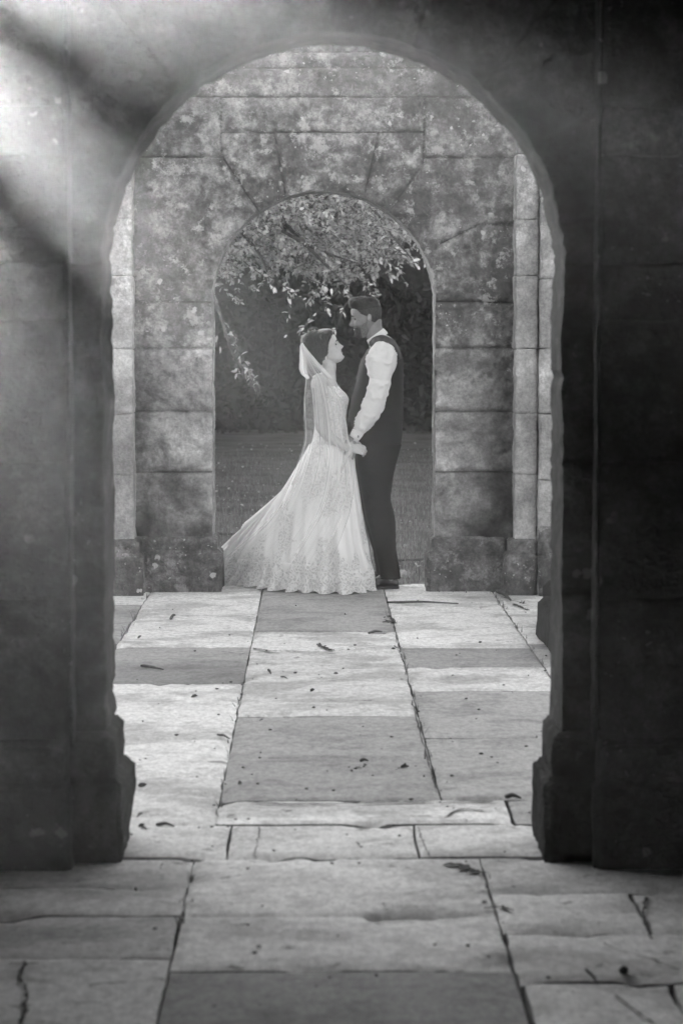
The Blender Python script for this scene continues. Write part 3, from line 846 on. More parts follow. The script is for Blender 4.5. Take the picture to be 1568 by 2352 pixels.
# tufts in the joints
P = []
for (xa, ya, xb, yb, m_) in ((-1.01, 10.9, -1.01, 14.5, 60), (.428, 8.2, .428, 14.6, 90), (1.09, 11.4, 1.09, 14.5, 90), (-.325, 7.8, -.325, 13, 30), (-1.0, 14.75, -.6, 14.77, 60), (.75, 14.75, 1.6, 14.55, 90), (-.36, 5, -.36, 7, 30), (.5, 5, .5, 7, 40)):
    for _ in range(m_):
        t = rnd.random(); c0 = fbm(np.array([[t * 9 + xa, ya, 0]]), 2, 3)[0]
        if c0 < -.1: continue
        P.append((xa + (xb - xa) * t + rng.normal() * .008, ya + (yb - ya) * t + rng.normal() * .01, -.02))
blades('joint_grass', np.array(P), .045, 'thin grass and moss growing in the paving joints', M_blade, .8, .003)
cb = MB()
cb.tube([(-2.6, 19.6, -.1), (-1.2, 20.1, -.10), (-.8, 20.35, -.10), (-.3, 20.0, -.10), (.3, 19.2, -.11)], [.012] * 5, n=6)
tag(cb.build('cable', M_twig), 'dark cable lying across the lawn left of the bride', 'cable')
cb = MB(); cb.tube([(.5, 17.9, -.10), (1.2, 17.95, -.09), (2.4, 18.0, -.1)], [.010] * 3, n=6)
tag(cb.build('edging_strip', M_twig), 'thin dark edging strip crossing the lawn right of the groom', 'edging')
mb = MB(); block(mb, .57, .68, 16.9, 17.3, -.14, -.112, r=.02, amp=.01, res=.02, seed=3, freq=9)
tag(mb.build('flat_stone', M_pebble), 'pale flat stone in the grass right of the groom\'s shoes', 'stone')

# ------------------------------------------------------------------ small things on the paving
def onfloor(px, py, z=.004):
    x, y = fl(px, py); return np.array([x, y, z])
def twig(px0, py0, px1, py1, r, label, bend=.02, fork=None):
    a, b = onfloor(px0, py0, r), onfloor(px1, py1, r)
    m_ = (a + b) / 2 + np.array([0, bend, r * .8])
    t_ = MB(); t_.tube([a, a * .6 + m_ * .4 + [0, -bend * .4, 0], m_, b], [r * .8, r, r * .9, r * .4], n=7)
    if fork:
        c_ = onfloor(*fork, r); t_.tube([m_, (m_ + c_) / 2, c_], [r * .8, r * .6, r * .3], n=6)
    tag(t_.build('twig', M_twig), label, 'twig', 'twigs fallen on the paving')
twig(888, 1386, 1052, 1389, .007, 'long thin straight twig on the pale slab right of the groom', .01)
twig(325, 1532, 376, 1541, .007, 'short thick dark twig on the grey slab at the left', -.02, (345, 1533))
twig(392, 1424, 403, 1416, .008, 'tiny curled twig on the pale slab below the left pier', .03)
twig(846, 1457, 877, 1454, .007, 'small twig on the joint just below the grey slab at the couple\'s feet', .0)
twig(616, 1541, 622, 1550, .006, 'tiny dark twig left of centre on the stained middle slab', .0)
twig(645, 1556, 660, 1560, .004, 'thin short twig beside the tiny dark one on the stained middle slab', .0)
twig(826, 1751, 846, 1751, .006, 'straight dark twig in the middle of the big grey slab', .0)
twig(500, 1690, 528, 1700, .005, 'twig lying over the joint left of the big grey slab', .01)
twig(1160, 1835, 1195, 1838, .008, 'dark twig by the foot of the right doorway plinth', .01)
twig(1140, 1362, 1172, 1384, .014, 'bent root end poking from the corner of the right pier', .03)
twig(360, 1898, 400, 1902, .006, 'twig near the foot of the left doorway plinth', .01)
twig(1345, 2230, 1372, 2262, .004, 'forked grass stalk standing on the front right slab', .0, (1368, 2248))
def pebble(px, py, r, label, mat, sq=(1, 1, .8)):
    p = onfloor(px, py, r * sq[2] * .8); t_ = MB()
    sd = rnd.randint(0, 99)
    t_.ball(p, (r * sq[0], r * sq[1], r * sq[2]), 14, 10, disp=lambda G_: .35 * fbm(G_ * 1.7 + sd, 3, sd))
    return tag(t_.build('stone', mat), label, 'stone')
pebble(378, 1355, .034, 'fist-sized loose stone on the paving at the foot of the left pier', M_pebble, (1, .8, .95))
pebble(318, 1366, .03, 'small pale stone lodged in the corner between the left pier bases', M_pier, (.8, .8, 1.1))
pebble(1432, 2237, .011, 'dark lump of debris on the front right slab', M_dark, (1, .8, 1))
ml = MB(); pts = []
for _ in range(170):
    px = rng.uniform(250, 1300); py = 1368 + 980 * rng.random() ** 1.2
    if rng.random() < .45: py = rng.uniform(1500, 1960)
    x, y = fl(px, py)
    if YN - .1 < y < YNB + .1 and not (-.55 < x < .66): continue
    pts.append((x, y, .004))
pts += [tuple(onfloor(x + rng.normal() * 6, y + rng.normal() * 2, .005)) for x, y, c_ in ((820, 1765, 5), (925, 1766, 8), (205, 1350, 3), (840, 1762, 3), (740, 1485, 4), (890, 1430, 9), (910, 1490, 8), (1195, 1385, 6), (1210, 1400, 5), (330, 1905, 5), (300, 1920, 5)) for _ in range(c_)]
for p in pts:
    r = .0025 + .0045 * rng.random() ** 2
    if rng.random() < .4:
        leaves(ml, [p], [(rng.normal(), rng.normal(), .25)], r * 5, .2, wid=.5)
    else: ml.ball(p, (r * 1.4, r, r * .6), 6, 4)
tag(ml.build('debris', M_twig), 'scatter of dark crumbs and dead leaf bits on the slabs', 'debris', kind='stuff')

# ------------------------------------------------------------------ people
def skin(name, a):
    m, nt, bs = newmat(name)
    c = math_(nt, 'MULTIPLY', mix(nt, smap(nt, noise(nt, pos(nt), 45, 4), .3, .7), .9, 1.08), a)
    nt.links.new(c, bs.inputs['Base Color']); bs.inputs['Roughness'].default_value = .55
    bs.inputs['Specular IOR Level'].default_value = .35
    return m
M_skw = skin('fair skin', .5)
M_skm = skin('tanned skin', .25)
M_hairm = simple('short dark hair', .022, .6, .3, 60, .3, .004, 160)
M_hairf = simple('clipped hair', .06, .8, .2, 90, .3)
M_beard = simple('beard', .06, .8, .2, 90, .3, .002, 200)
def hair_mat():
    m, nt, bs = newmat('pinned up dark hair')
    P = scl(nt, pos(nt), (1, 1, 1))
    wv = nd(nt, 'ShaderNodeTexWave', i_Scale=38.0, i_Distortion=9.0, i_Detail=3.0); wv.inputs['Detail Scale'].default_value = 1.6
    nt.links.new(P, wv.inputs['Vector'])
    c = mix(nt, wv.outputs['Fac'], .022, .05)
    nt.links.new(c, bs.inputs['Base Color']); bs.inputs['Roughness'].default_value = .45
    bump(nt, bs, wv.outputs['Fac'], .8, .006); return m
M_hairw = hair_mat()
M_eye = simple('dark eye', .02, .2, .5)
M_brow = simple('eyebrow', .03, .8, .2)
M_teeth = simple('teeth', .7, .3, .5)
M_lip = simple('lips', .17, .4, .4)
M_shirt = simple('white cotton shirt', .74, .85, .2, 9, .04, .002, 90)
M_vest = simple('dark wool waistcoat', .013, .9, .25, 30, .2, .002, 300)
M_satin = simple('satin waistcoat back', .055, .35, .6, 20, .15, .002, 40)
M_trous = simple('black wool trousers', .007, .85, .3, 20, .2, .002, 200)
M_shoe = simple('black polished leather', .016, .28, .8, 30, .1, .001, 60)
M_sole = simple('leather sole', .05, .6, .3)
M_metal = simple('cufflink metal', .12, .3, .8)

def smooth_interp(z, zs, vs):
    zz = np.linspace(zs[0], zs[-1], 200); vv = np.interp(zz, zs, vs)
    k = np.hanning(15); k /= k.sum()
    vp = np.concatenate([np.full(7, vv[0]), vv, np.full(7, vv[-1])])
    return np.interp(z, zz, np.convolve(vp, k, 'valid'))
HZ = [-.115, -.104, -.09, -.075, -.06, -.04, -.02, 0, .02, .04, .06, .08, .095, .107, .115]
HF = [.060, .080, .086, .084, .082, .081, .081, .080, .086, .088, .086, .076, .060, .036, .0]
HB = [.025, .000, -.01, -.025, -.045, -.068, -.082, -.092, -.098, -.100, -.098, -.088, -.073, -.050, -.012]
HW = [.016, .032, .044, .052, .057, .063, .068, .071, .073, .074, .072, .064, .052, .034, .006]
def head_grid(fem=False, n=72, m=84):
    z = np.linspace(-.115, .115, m)
    xf, xb, w_ = smooth_interp(z, HZ, HF), smooth_interp(z, HZ, HB), smooth_interp(z, HZ, HW)
    if fem: w_ = w_ * .96
    xc = np.where(z < -.06, np.interp(z, [-.115, -.06], [.045, .0]), -.005)
    ph = np.linspace(0, 2 * np.pi, n, endpoint=False)
    c, s = np.cos(ph)[None, :], np.sin(ph)[None, :]
    Z = z[:, None] + 0 * c
    X = xc[:, None] + np.where(c > 0, (xf - xc)[:, None] * np.abs(c) ** .9, -(xc - xb)[:, None] * np.abs(c))
    Y = w_[:, None] * np.sign(s) * np.abs(s) ** .86
    fr = (c > 0)
    g = lambda y0, sg: np.exp(-((Y - y0) / sg) ** 2)
    nose = np.interp(Z, [-.046, -.040, -.032, -.025, -.012, .004, .02, .03], [0, .010, .029, .033, .024, .014, .004, 0])
    wid = np.interp(Z, [-.04, -.028, 0, .02], [.015, .012, .008, .010])
    X = X + fr * nose * np.exp(-(Y / wid) ** 2)
    X = X + fr * (.006 * np.exp(-((Z + .051) / .005) ** 2) + .006 * np.exp(-((Z + .064) / .005) ** 2) - .003 * np.exp(-((Z + .0575) / .0028) ** 2)) * g(0, .021)
    X = X + fr * (.007 * np.exp(-((Z + .094) / .011) ** 2)) * g(0, .02)
    for sd in (-1, 1):
        X = X - fr * .008 * np.exp(-((Z - .006) / .010) ** 2) * g(sd * .031, .014)
        X = X + fr * .004 * np.exp(-((Z - .024) / .008) ** 2) * g(sd * .028, .018)
        X = X + fr * .006 * np.exp(-((Z + .030) / .018) ** 2) * g(sd * .040, .016)
    return np.stack([X, Y, Z], -1)

class Head:
    def __init__(s, c, face, pit, sc_):
        s.c = np.array(c); s.f = face; s.p = pit; s.s = sc_
    def __call__(s, P):
        P = np.asarray(P, float) * s.s
        ca, sa = math.cos(s.p), math.sin(s.p)
        x = P[..., 0] * ca - P[..., 2] * sa; z = P[..., 0] * sa + P[..., 2] * ca
        return np.stack([s.c[0] + s.f * x, s.c[1] + P[..., 1] * s.f, s.c[2] + z], -1)
def ear(mb, H, sd):
    G = []
    for k in range(9):
        a = k / 8
        r = math.sin(math.pi * (a * .92 + .04))
        G.append([H(np.array([-.014 + r * .017 * math.cos(b) - .006 * a, sd * (.071 + .010 * r * (1 if math.sin(b) > 0 else .2) * abs(math.sin(b)) + .003), -.036 + .060 * a])) for b in np.linspace(0, 2 * np.pi, 14, endpoint=False)])
    mb.loft(G)
def face_parts(root, H, lipm=M_lip, smile=0):
    for sd in (-1, 1):
        mb = MB(); mb.ball(H((.0665, sd * .031, .003)), .0085 * H.s, 12, 8); e = mb.build('eye', M_eye, root)
        mb = MB(); mb.tube([H((.084, sd * .016, .021)), H((.086, sd * .030, .027)), H((.076, sd * .045, .022))], [.0025, .0035, .0015], n=6); mb.build('eyebrow', M_brow, root)
    mb = MB()
    for z, r in ((-.0515, .0032), (-.0645, .0042)):
        mb.tube([H((.070, -.024, -.054 + smile)), H((.0845, -.010, z)), H((.087, 0, z)), H((.0845, .010, z)), H((.070, .024, -.054 + smile))], [.0012, r, r, r, .0012], n=8)
    mb.build('mouth', lipm, root)
def side_loft(rows, n=40, ex=.85, sub=5, fn=None, mb=None, conv=None):
    """rows: (height, x one side, x other side, Y centre, half width) in photo coordinates, lofted into a solid"""
    rows = np.array(rows, float); t = np.arange(len(rows)); tt = np.linspace(0, len(rows) - 1, (len(rows) - 1) * sub + 1)
    R_ = np.stack([crom(t, rows[:, k], tt) for k in range(5)], -1)
    ph = np.linspace(0, 2 * np.pi, n, endpoint=False)
    rings = []
    for y, xa, xb, Yc, hw in R_:
        a = np.array(conv(xa, y, Yc)); b = np.array(conv(xb, y, Yc)); c = (a + b) / 2; rx = (b[0] - a[0]) / 2
        cs, sn = np.cos(ph), np.sin(ph)
        rings.append(np.stack([c[0] + rx * np.sign(cs) * np.abs(cs) ** ex, c[1] - hw * np.sign(sn) * np.abs(sn) ** ex, np.full(n, c[2])], -1))
    G = np.array(rings)
    if G[0, 0, 2] < G[-1, 0, 2]: G = G[::-1]
    if fn is not None: G = fn(G)
    mb = mb or MB()
    mb.loft(G[::-1])
    return mb
def rough_cloth(a, f, s, st=(1, 1, 1)):
    def fn(G):
        c = G.mean(1, keepdims=True); d = G - c; L_ = np.linalg.norm(d, axis=-1, keepdims=True) + 1e-9
        P = G * np.array(st)
        k = 1 - np.abs(fbm(P * f, 3, s)) * 2.2
        return G + d / L_ * (a * (k + .5 * fbm(P * f * 2.3, 2, s + 4)))[..., None]
    return fn
def remesh(o, v, it=3, fac=.5):
    r = o.modifiers.new('fuse', 'REMESH'); r.mode = 'VOXEL'; r.voxel_size = v; r.use_smooth_shade = True
    s = o.modifiers.new('relax', 'SMOOTH'); s.factor = fac; s.iterations = it
def hand(mb, wrist, palm_dir, up, side, size, curl, spread=.18, thumb=1, curls=None):
    """palm, four unequal bent fingers and a thumb; palm_dir: wrist to knuckles, up: back of the hand, side: towards the thumb"""
    w0 = np.array(wrist, float); d = np.array(palm_dir, float); d /= np.linalg.norm(d)
    u = np.array(up, float); u -= d * (u @ d); u /= np.linalg.norm(u); s_ = np.cross(d, u) * thumb
    L_ = size
    mb.tube([w0 - d * .02, w0 + d * .15 * L_, w0 + d * .35 * L_, w0 + d * .52 * L_], np.array([.026, .030, .038, .036]) * L_ / .18, n=14, ry=np.array([.019, .017, .015, .012]) * L_ / .18, up=u, sub=3)
    for k, (off, ln) in enumerate(((.030, .42), (.010, .46), (-.010, .43), (-.029, .34))):
        p = w0 + d * (.50 - .02 * abs(k - 1)) * L_ + s_ * off * L_ / .18
        a = 0; pts = [p - d * .03 * L_, p]
        dd = d + s_ * off * spread * 5
        for q, seg in enumerate((.42, .33, .25)):
            a += curl * (curls[k] if curls else 1) * (1.0 if q else .8)
            v = dd * math.cos(a) - u * math.sin(a)
            p = p + v * ln * L_ * seg; pts.append(p)
        mb.tube(pts, np.array([.0085, .0088, .0082, .0074, .0058]) * L_ / .18, n=9, sub=4, up=s_)
    p = w0 + d * .12 * L_ + s_ * .026 * L_ / .18
    mb.tube([p, p + (d * .6 + s_ * .7 - u * .2) * .17 * L_, p + (d * .9 + s_ * .75 - u * .45) * .30 * L_, p + (d * 1.15 + s_ * .6 - u * .75) * .38 * L_], np.array([.013, .0105, .009, .006]) * L_ / .18, n=9, sub=4, up=u)

# ---- the groom ------------------------------------------------------------------------------------------
MY = 15.05
groom = tag(empty('person'), 'tall man with short dark hair and beard, in white shirt, dark waistcoat and black trousers, smiling down at the bride', 'person')
groom['label'] = 'tall bearded man in white shirt, dark waistcoat and black trousers, smiling down at the woman'
cm = lambda x, y, Y: c1(x, y, Y)
pm_ = lambda x, y, Y: at(x, y, Y)
Hm = Head(c1(966, 342, MY), -1, -math.radians(10), 1.0)
hg = head_grid()
mb = MB(); mb.loft(Hm(hg))
for sd in (-1, 1): ear(mb, Hm, sd)
mb.tube([Hm((-.035, 0, -.02)), c1(1060, 500, MY), c1(1115, 620, MY), c1(1160, 760, MY)], [.058, .056, .060, .075], n=20, ry=[.055, .056, .062, .10], up=(0, 1, 0))
side_loft([(640, 1060, 1230, MY, .08), (720, 1010, 1350, MY, .17), (820, 980, 1400, MY, .185), (1000, 900, 1410, MY, .18), (1300, 830, 1405, MY, .165), (1600, 800, 1400, MY, .155), (1850, 860, 1380, MY, .155), (2000, 880, 1370, MY, .15)], mb=mb, conv=cm)
NA = 14.83
arm_n = [c1(1165, 820, NA), c1(1150, 1060, NA - .02), c1(1090, 1380, NA - .03), c1(985, 1610, NA - .01), c1(862, 1810, 14.84), c1(815, 1890, 14.84)]
mb.tube(arm_n, [.055, .05, .043, .038, .028, .026], n=16)
arm_f = [(p[0] + .02, 2 * MY - p[1] - (.0 if i < 3 else .10 * (i - 2)), p[2]) for i, p in enumerate(arm_n)]
mb.tube(arm_f, [.055, .05, .043, .038, .028, .026], n=16)
for Yc, o_ in ((14.96, 4), (15.14, -3)):
    mb.tube([at(866, 1010, Yc), at(862, 1145, Yc), at(880 + o_, 1240, Yc), at(892 + o_, 1335, Yc)], [.075, .055, .045, .038], n=16)
hand(mb, c1(812, 1895, 14.845), (-.62, -.1, -.60), (-.5, -.75, .45), None, .185, .48, thumb=-1)
hand(mb, (arm_f[-1][0], arm_f[-1][1], arm_f[-1][2]), (-.9, -.3, -.3), (-.3, .6, .6), None, .18, .4, thumb=1)
body = mb.build('body', M_skm, groom); remesh(body, .0032, 2)
face_parts(groom, Hm, simple('man lips', .10, .5, .3), .006)
tb = MB(); tb.tube([Hm((.079, -.014, -.0565)), Hm((.0855, 0, -.0585)), Hm((.079, .014, -.0565))], [.003, .0045, .003], n=8); tb.build('teeth', M_teeth, groom)
# hair: clipped sides rising to a brushed-up top
def shell(H, g, h, inside=-.004):
    c = np.array([-.005, 0, .02]); d = g - c; d /= np.linalg.norm(d, axis=-1, keepdims=True)
    t = np.where(h > 0, h, inside)
    return H(g + d * t[..., None])
def hairline(g):
    x, y, z = g[..., 0], g[..., 1], g[..., 2]
    lim = np.interp(x, [-.1, -.03, .0, .03, .05, .065, .09], [-.055, -.030, .012, .030, .062, .070, .072])
    return z - lim
x, y, z = hg[..., 0], hg[..., 1], hg[..., 2]
hl = hairline(hg)
nz = 1 + .5 * fbm(hg * 60, 3, 4)
hs = np.where(hl > 0, .0028, -1)
top = sstep(.062, .095, z + .12 * np.clip(x, -.05, .09) * 0) * (.012 + .016 * sstep(-.06, .08, x)) * nz
mb = MB(); mb.loft(shell(Hm, hg, hs)); mb.build('clipped_hair', M_hairf, groom)
g2 = hg + np.stack([.008 * sstep(.055, .11, z) * sstep(.0, .07, x), 0 * y, .010 * sstep(.06, .1, z) * sstep(-.02, .07, x)], -1)
hair = MB(); hair.loft(shell(Hm, g2, np.where((z > .052) & (hl > .0), .004 + top, -1)))
for _ in range(420):
    i = rnd.randint(58, 81); j = rnd.randint(0, 71)
    if z[i, j] < .07 or hl[i, j] < .003: continue
    p = g2[i, j]; dv = np.array([.6, rng.normal() * .3, 1.0]) + rng.normal(size=3) * .25; dv /= np.linalg.norm(dv)
    q = p + np.array([0, 0, .012]); hair.tube([Hm(q), Hm(q + dv * .012), Hm(q + dv * .024 + np.array([-.004, 0, 0]))], [.0022, .0018, .0006], n=4, sub=1, caps=False)
hair.build('hair', M_hairm, groom)
bz = (z < -.044) & (x > .012) & ~((np.abs(y) < .017) & (z > -.067) & (z < -.047) & (x > .05)) & ~((z > -.047) & (x > .055) & (np.abs(y) > .024))
chk = (z > -.07) & (x > .02) & (x < .06)
bz2 = bz & ~(chk & (z > -.052))
mb = MB(); mb.loft(shell(Hm, hg, np.where(bz2 & (x > .045), .0035, -1), -.003)); mb.build('beard', M_beard, groom)
jw = (z < -.035 + .5 * np.clip(.03 - x, 0, .05)) & (x > .0) & (z < .0)
mb = MB(); mb.loft(shell(Hm, hg, np.where(jw, .0018, -1), -.003)); mb.build('stubble', simple('jaw stubble', .17, .8, .2, 120, .3), groom)
# clothes
vest = side_loft([(600, 1185, 1262, MY, .05), (625, 1130, 1292, MY, .09), (665, 1080, 1330, MY, .14), (715, 1020, 1368, MY, .178), (770, 972, 1400, MY, .198), (850, 935, 1428, MY, .205), (930, 890, 1438, MY, .205), (1050, 860, 1443, MY, .20), (1200, 830, 1445, MY, .19), (1330, 792, 1443, MY, .18), (1450, 771, 1440, MY, .172), (1600, 752, 1440, MY, .17), (1675, 757, 1438, MY, .17)], 64, conv=cm, fn=rough_cloth(.003, 9, 4, (1, 1, 2)))
vest.build('waistcoat', M_vest, groom)
st_ = MB(); st_.tube([c1(1030, 690, NA + .04), c1(1085, 655, MY - .11), c1(1175, 635, MY - .10), c1(1280, 680, NA + .06), c1(1345, 780, NA + .055), c1(1380, 880, NA + .05)], [.022, .032, .036, .036, .030, .02], n=12, ry=[.012, .014, .016, .016, .014, .01], up=(0, 1, 0))
st_.build('shoulder_panel', M_satin, groom)
col = MB()
cc = np.array(c1(1106, 590, MY)); axd = np.array([-.586, 0, .81]); e1 = np.array([.81, 0, .586]); e2 = np.array([0, 1., 0])
ph = np.linspace(0, 2 * np.pi, 40, endpoint=False)
rg = []
for h_, r_ in ((-.021, .0655), (-.018, .068), (.0, .067), (.018, .064), (.022, .062), (.018, .058), (-.02, .058)):
    rg.append(cc + axd * h_ + (np.cos(ph)[:, None] * e1 * r_ * 1.02 + np.sin(ph)[:, None] * e2 * r_))
col.loft(rg, caps=False); col.build('collar', M_shirt, groom)
slv = MB()
sp = [(1150, 700, 95), (1160, 760, 165), (1166, 850, 202), (1160, 950, 200), (1148, 1060, 165), (1140, 1150, 146), (1112, 1260, 141), (1085, 1375, 143), (1052, 1480, 138), (1003, 1590, 126), (935, 1690, 116), (890, 1765, 92), (868, 1805, 76)]
sY = [NA + .05, NA + .02, NA, NA - .01, NA - .02, NA - .02, NA - .03, NA - .03, NA - .025, NA - .015, NA, 14.84, 14.84]
def slv_fn(G):
    G = G
    c = G.mean(1, keepdims=True); d = G - c; L_ = np.linalg.norm(d, axis=-1, keepdims=True) + 1e-9
    q = np.stack([(G[..., 0] * .93 - G[..., 2] * .36) * 1.2, G[..., 1] * 1.2, (G[..., 0] * .36 + G[..., 2] * .93) * .55], -1)
    k = 1 - 2.6 * np.abs(fbm(q * 17, 3, 9)); k2 = 1 - 2.6 * np.abs(fbm(G * 13, 2, 12))
    return G + d / L_ * (.011 * np.clip(k, -.6, 1) ** 3 + .002 * k2 - .002)[..., None]
slv.tube([c1(a, b, y_) for (a, b, _), y_ in zip(sp, sY)], [s_[2] * .000455 for s_ in sp], ry=[.03, .055, .075, .078, .07, .064, .062, .062, .06, .055, .05, .043, .036], n=48, sub=9, up=(0, 1, 0), fn=slv_fn)
slv.build('sleeve', M_shirt, groom)
sl2 = MB(); sl2.tube(arm_f[:5], [.075, .07, .062, .055, .036], n=24, sub=8, fn=rough_cloth(.005, 10, 2)); sl2.build('sleeve', M_shirt, groom)
cf = MB(); cf.tube([c1(868, 1800, 14.84), c1(858, 1822, 14.84), c1(812, 1897, 14.84), c1(806, 1905, 14.84)], [.034, .038, .033, .028], ry=[.03, .034, .029, .024], n=28, sub=4, up=(0, 1, 0))
cfo = cf.build('cuff', M_shirt, groom)
cl = MB(); cl.ball(c1(862, 1880, 14.808), (.006, .005, .008), 12, 8); cl.build('cufflink', M_metal, cfo)
tr_ = MB()
side_loft([(952, 806, 922, MY, .16), (975, 808, 923, MY, .168), (1000, 813, 923, MY, .172), (1030, 815, 918, MY, .170), (1060, 818, 910, MY, .16), (1080, 822, 903, MY, .14)], 48, conv=pm_, mb=tr_)
side_loft([(1020, 822, 921, 14.96, .085), (1060, 820, 910, 14.96, .088), (1100, 824, 902, 14.96, .085), (1145, 833, 896, 14.96, .078), (1180, 839, 904, 14.96, .072), (1220, 850, 907, 14.96, .068), (1267, 861, 909, 14.96, .064), (1298, 868, 915, 14.96, .062), (1318, 872, 918, 14.96, .058), (1329, 870, 919, 14.96, .058)], 40, conv=pm_, mb=tr_, fn=rough_cloth(.004, 8, 3, (1, 1, 1.6)))
side_loft([(1020, 816, 915, 15.14, .085), (1060, 816, 900, 15.14, .088), (1100, 820, 893, 15.14, .085), (1145, 827, 886, 15.14, .078), (1183, 834, 886, 15.14, .072), (1236, 848, 890, 15.14, .068), (1283, 860, 898, 15.14, .064), (1308, 864, 902, 15.14, .058), (1324, 862, 906, 15.14, .058)], 40, conv=pm_, mb=tr_, fn=rough_cloth(.004, 8, 6, (1, 1, 1.6)))
remesh(tr_.build('trousers', M_trous, groom), .005, 2)
def shoe(xh, xt, Yc):
    mb = MB(); rg = []; sol = []
    for t, hw, h_ in ((0, .018, .045), (.03, .028, .062), (.12, .034, .085), (.28, .036, .098), (.42, .038, .088), (.55, .043, .066), (.7, .049, .052), (.85, .047, .045), (.95, .036, .038), (1, .014, .028)):
        x_ = xh + (xt - xh) * t; a = np.linspace(0, 2 * np.pi, 20, endpoint=False)
        rg.append(np.stack([np.full(20, x_), Yc + hw * np.cos(a), .016 + np.where(np.sin(a) > 0, (h_ - .016) * np.abs(np.sin(a)) ** .8, 0)], -1))
    rg = crv = np.array(rg)
    R2 = np.stack([curve(crv[:, j], 40) for j in range(20)], 1)
    mb.loft(R2); o = mb.build('shoe', M_shoe, groom)
    s2 = MB(); rs = []
    for zz_, g_ in ((0, .94), (.002, 1.0), (.014, 1.02), (.017, .98)):
        L1 = [(xh + (xt - xh) * t, hw) for t, hw in ((-.01, .012), (.03, .028), (.15, .034), (.35, .033), (.5, .040), (.7, .051), (.88, .046), (.97, .030), (1.02, .008))]
        ring = [(a, Yc + b * g_, zz_) for a, b in L1] + [(a, Yc - b * g_, zz_) for a, b in L1[::-1]]
        rs.append(ring)
    s2.loft(rs); s2.build('sole', M_sole, o)
    s3 = MB(); s3.tube([(xh + (xt - xh) * .30, Yc - .03, .082), (xh + (xt - xh) * .45, Yc - .034, .07), (xh + (xt - xh) * .62, Yc - .036, .05)], [.0018] * 3, n=5); s3.build('laces', M_sole, o)
shoe(.520, .245, 14.955); shoe(.480, .205, 15.14)

# ---- the bride ------------------------------------------------------------------------------------------
BY = 14.95
bride = tag(empty('person'), 'bride in a long lace gown and veil looking up at the man', 'person')
Hb = Head(c1(451, 741, BY), 1, math.radians(22), .92)
hb = head_grid(True)
mb = MB(); mb.loft(Hb(hb))
for sd in (-1, 1): ear(mb, Hb, sd)
mb.tube([Hb((-.04, 0, -.03)), c1(482, 940, BY), c1(478, 1040, BY), c1(465, 1130, BY)], [.046, .044, .045, .055], n=20, ry=[.046, .044, .05, .09], up=(0, 1, 0))
side_loft([(1070, 410, 548, BY, .05), (1110, 385, 560, BY, .105), (1150, 350, 572, BY, .150), (1210, 320, 600, BY, .160), (1280, 300, 650, BY, .155), (1350, 298, 700, BY, .150), (1420, 298, 715, BY, .145), (1520, 300, 700, BY, .135), (1650, 305, 690, BY, .122), (1800, 298, 690, BY, .125), (1950, 280, 720, BY, .145), (2080, 260, 730, BY, .16), (2200, 300, 720, BY, .15)], mb=mb, conv=cm)
BA = 14.785
ba = [c1(352, 1130, BA + .03), c1(345, 1190, BA), c1(352, 1300, BA - .01), c1(356, 1450, BA - .01), c1(362, 1600, BA - .01), c1(372, 1740, BA - .01), c1(450, 1850, BA - .01), c1(570, 1940, BA - .005), c1(680, 2010, BA + .005), c1(725, 2028, BA + .01)]
mb.tube(ba, [.040, .046, .043, .038, .035, .034, .033, .029, .021, .020], n=16, sub=4)
bf = [(p[0] + .01, 2 * BY - p[1] - (0 if i < 6 else .03 * (i - 5)), p[2]) for i, p in enumerate(ba)]
mb.tube(bf, [.040, .046, .043, .038, .035, .034, .033, .029, .021, .020], n=16, sub=4)
hand(mb, c1(715, 2022, BA + .012), (.93, .1, -.12), (.1, -.85, .5), None, .165, .55, thumb=-1)
hand(mb, bf[-1], (.9, -.2, -.1), (.2, .6, .6), None, .16, .4, thumb=1)
for Yc in (14.87, 15.03): mb.tube([c1(500, 2100, Yc), (.06, Yc, .5), (.07, Yc, .06)], [.075, .05, .03], n=14)
for Yc in (14.87, 15.03): mb.tube([(.03, Yc, .04), (.12, Yc, .03), (.24, Yc, .02)], [.028, .03, .018], n=12)
body = mb.build('body', M_skw, bride); remesh(body, .0032, 2)
face_parts(bride, Hb, M_lip, .004)
x, y, z = hb[..., 0], hb[..., 1], hb[..., 2]
lim = np.interp(x, [-.1, -.03, -.005, .02, .04, .06, .075], [-.075, -.05, -.03, .02, .045, .062, .074])
hair = MB()
hair.loft(shell(Hb, hb, np.where(z > lim, .010 + .012 * sstep(.0, .03, z - lim) + .004 * fbm(hb * 40, 3, 2), -1)))
def bun(c, r, rot, sd):
    ca, sa = math.cos(rot), math.sin(rot)
    hair.ball(c, r, 30, 20, rot=[[ca, 0, sa], [0, 1, 0], [-sa, 0, ca]], disp=lambda G_: .07 * fbm(G_ * 2.5 + sd, 3, sd) + .035 * np.sin(G_[..., 0] * 14 + 5 * G_[..., 2] + 3 * fbm(G_ * 2, 2, sd)))
bun(c1(275, 665, BY), (.072, .070, .078), .3, 3)
bun(c1(335, 790, BY), (.064, .066, .084), -.45, 7)
bun(c1(215, 640, BY), (.048, .055, .05), .2, 9)
hair.build('hair', M_hairw, bride)
M_lace = None
ho = MB()
for _ in range(26):
    t = rnd.random(); p = np.array(c1(145 + 250 * t, 600 - 95 * math.sin(math.pi * min(1, t * 1.05)) ** .7, BY - .03 + .06 * rnd.random()))
    leaves(ho, p[None], unit(1) + np.array([0, 0, .6]), .022, .8, wid=.7)
    ho.ball(p, .0035, 6, 5)
ho.build('hair_vine', M_metal, bride)
er = MB(); er.ball(c1(443, 860, BY - .072), (.004, .004, .010), 8, 8); er.build('earring', M_teeth, bride)

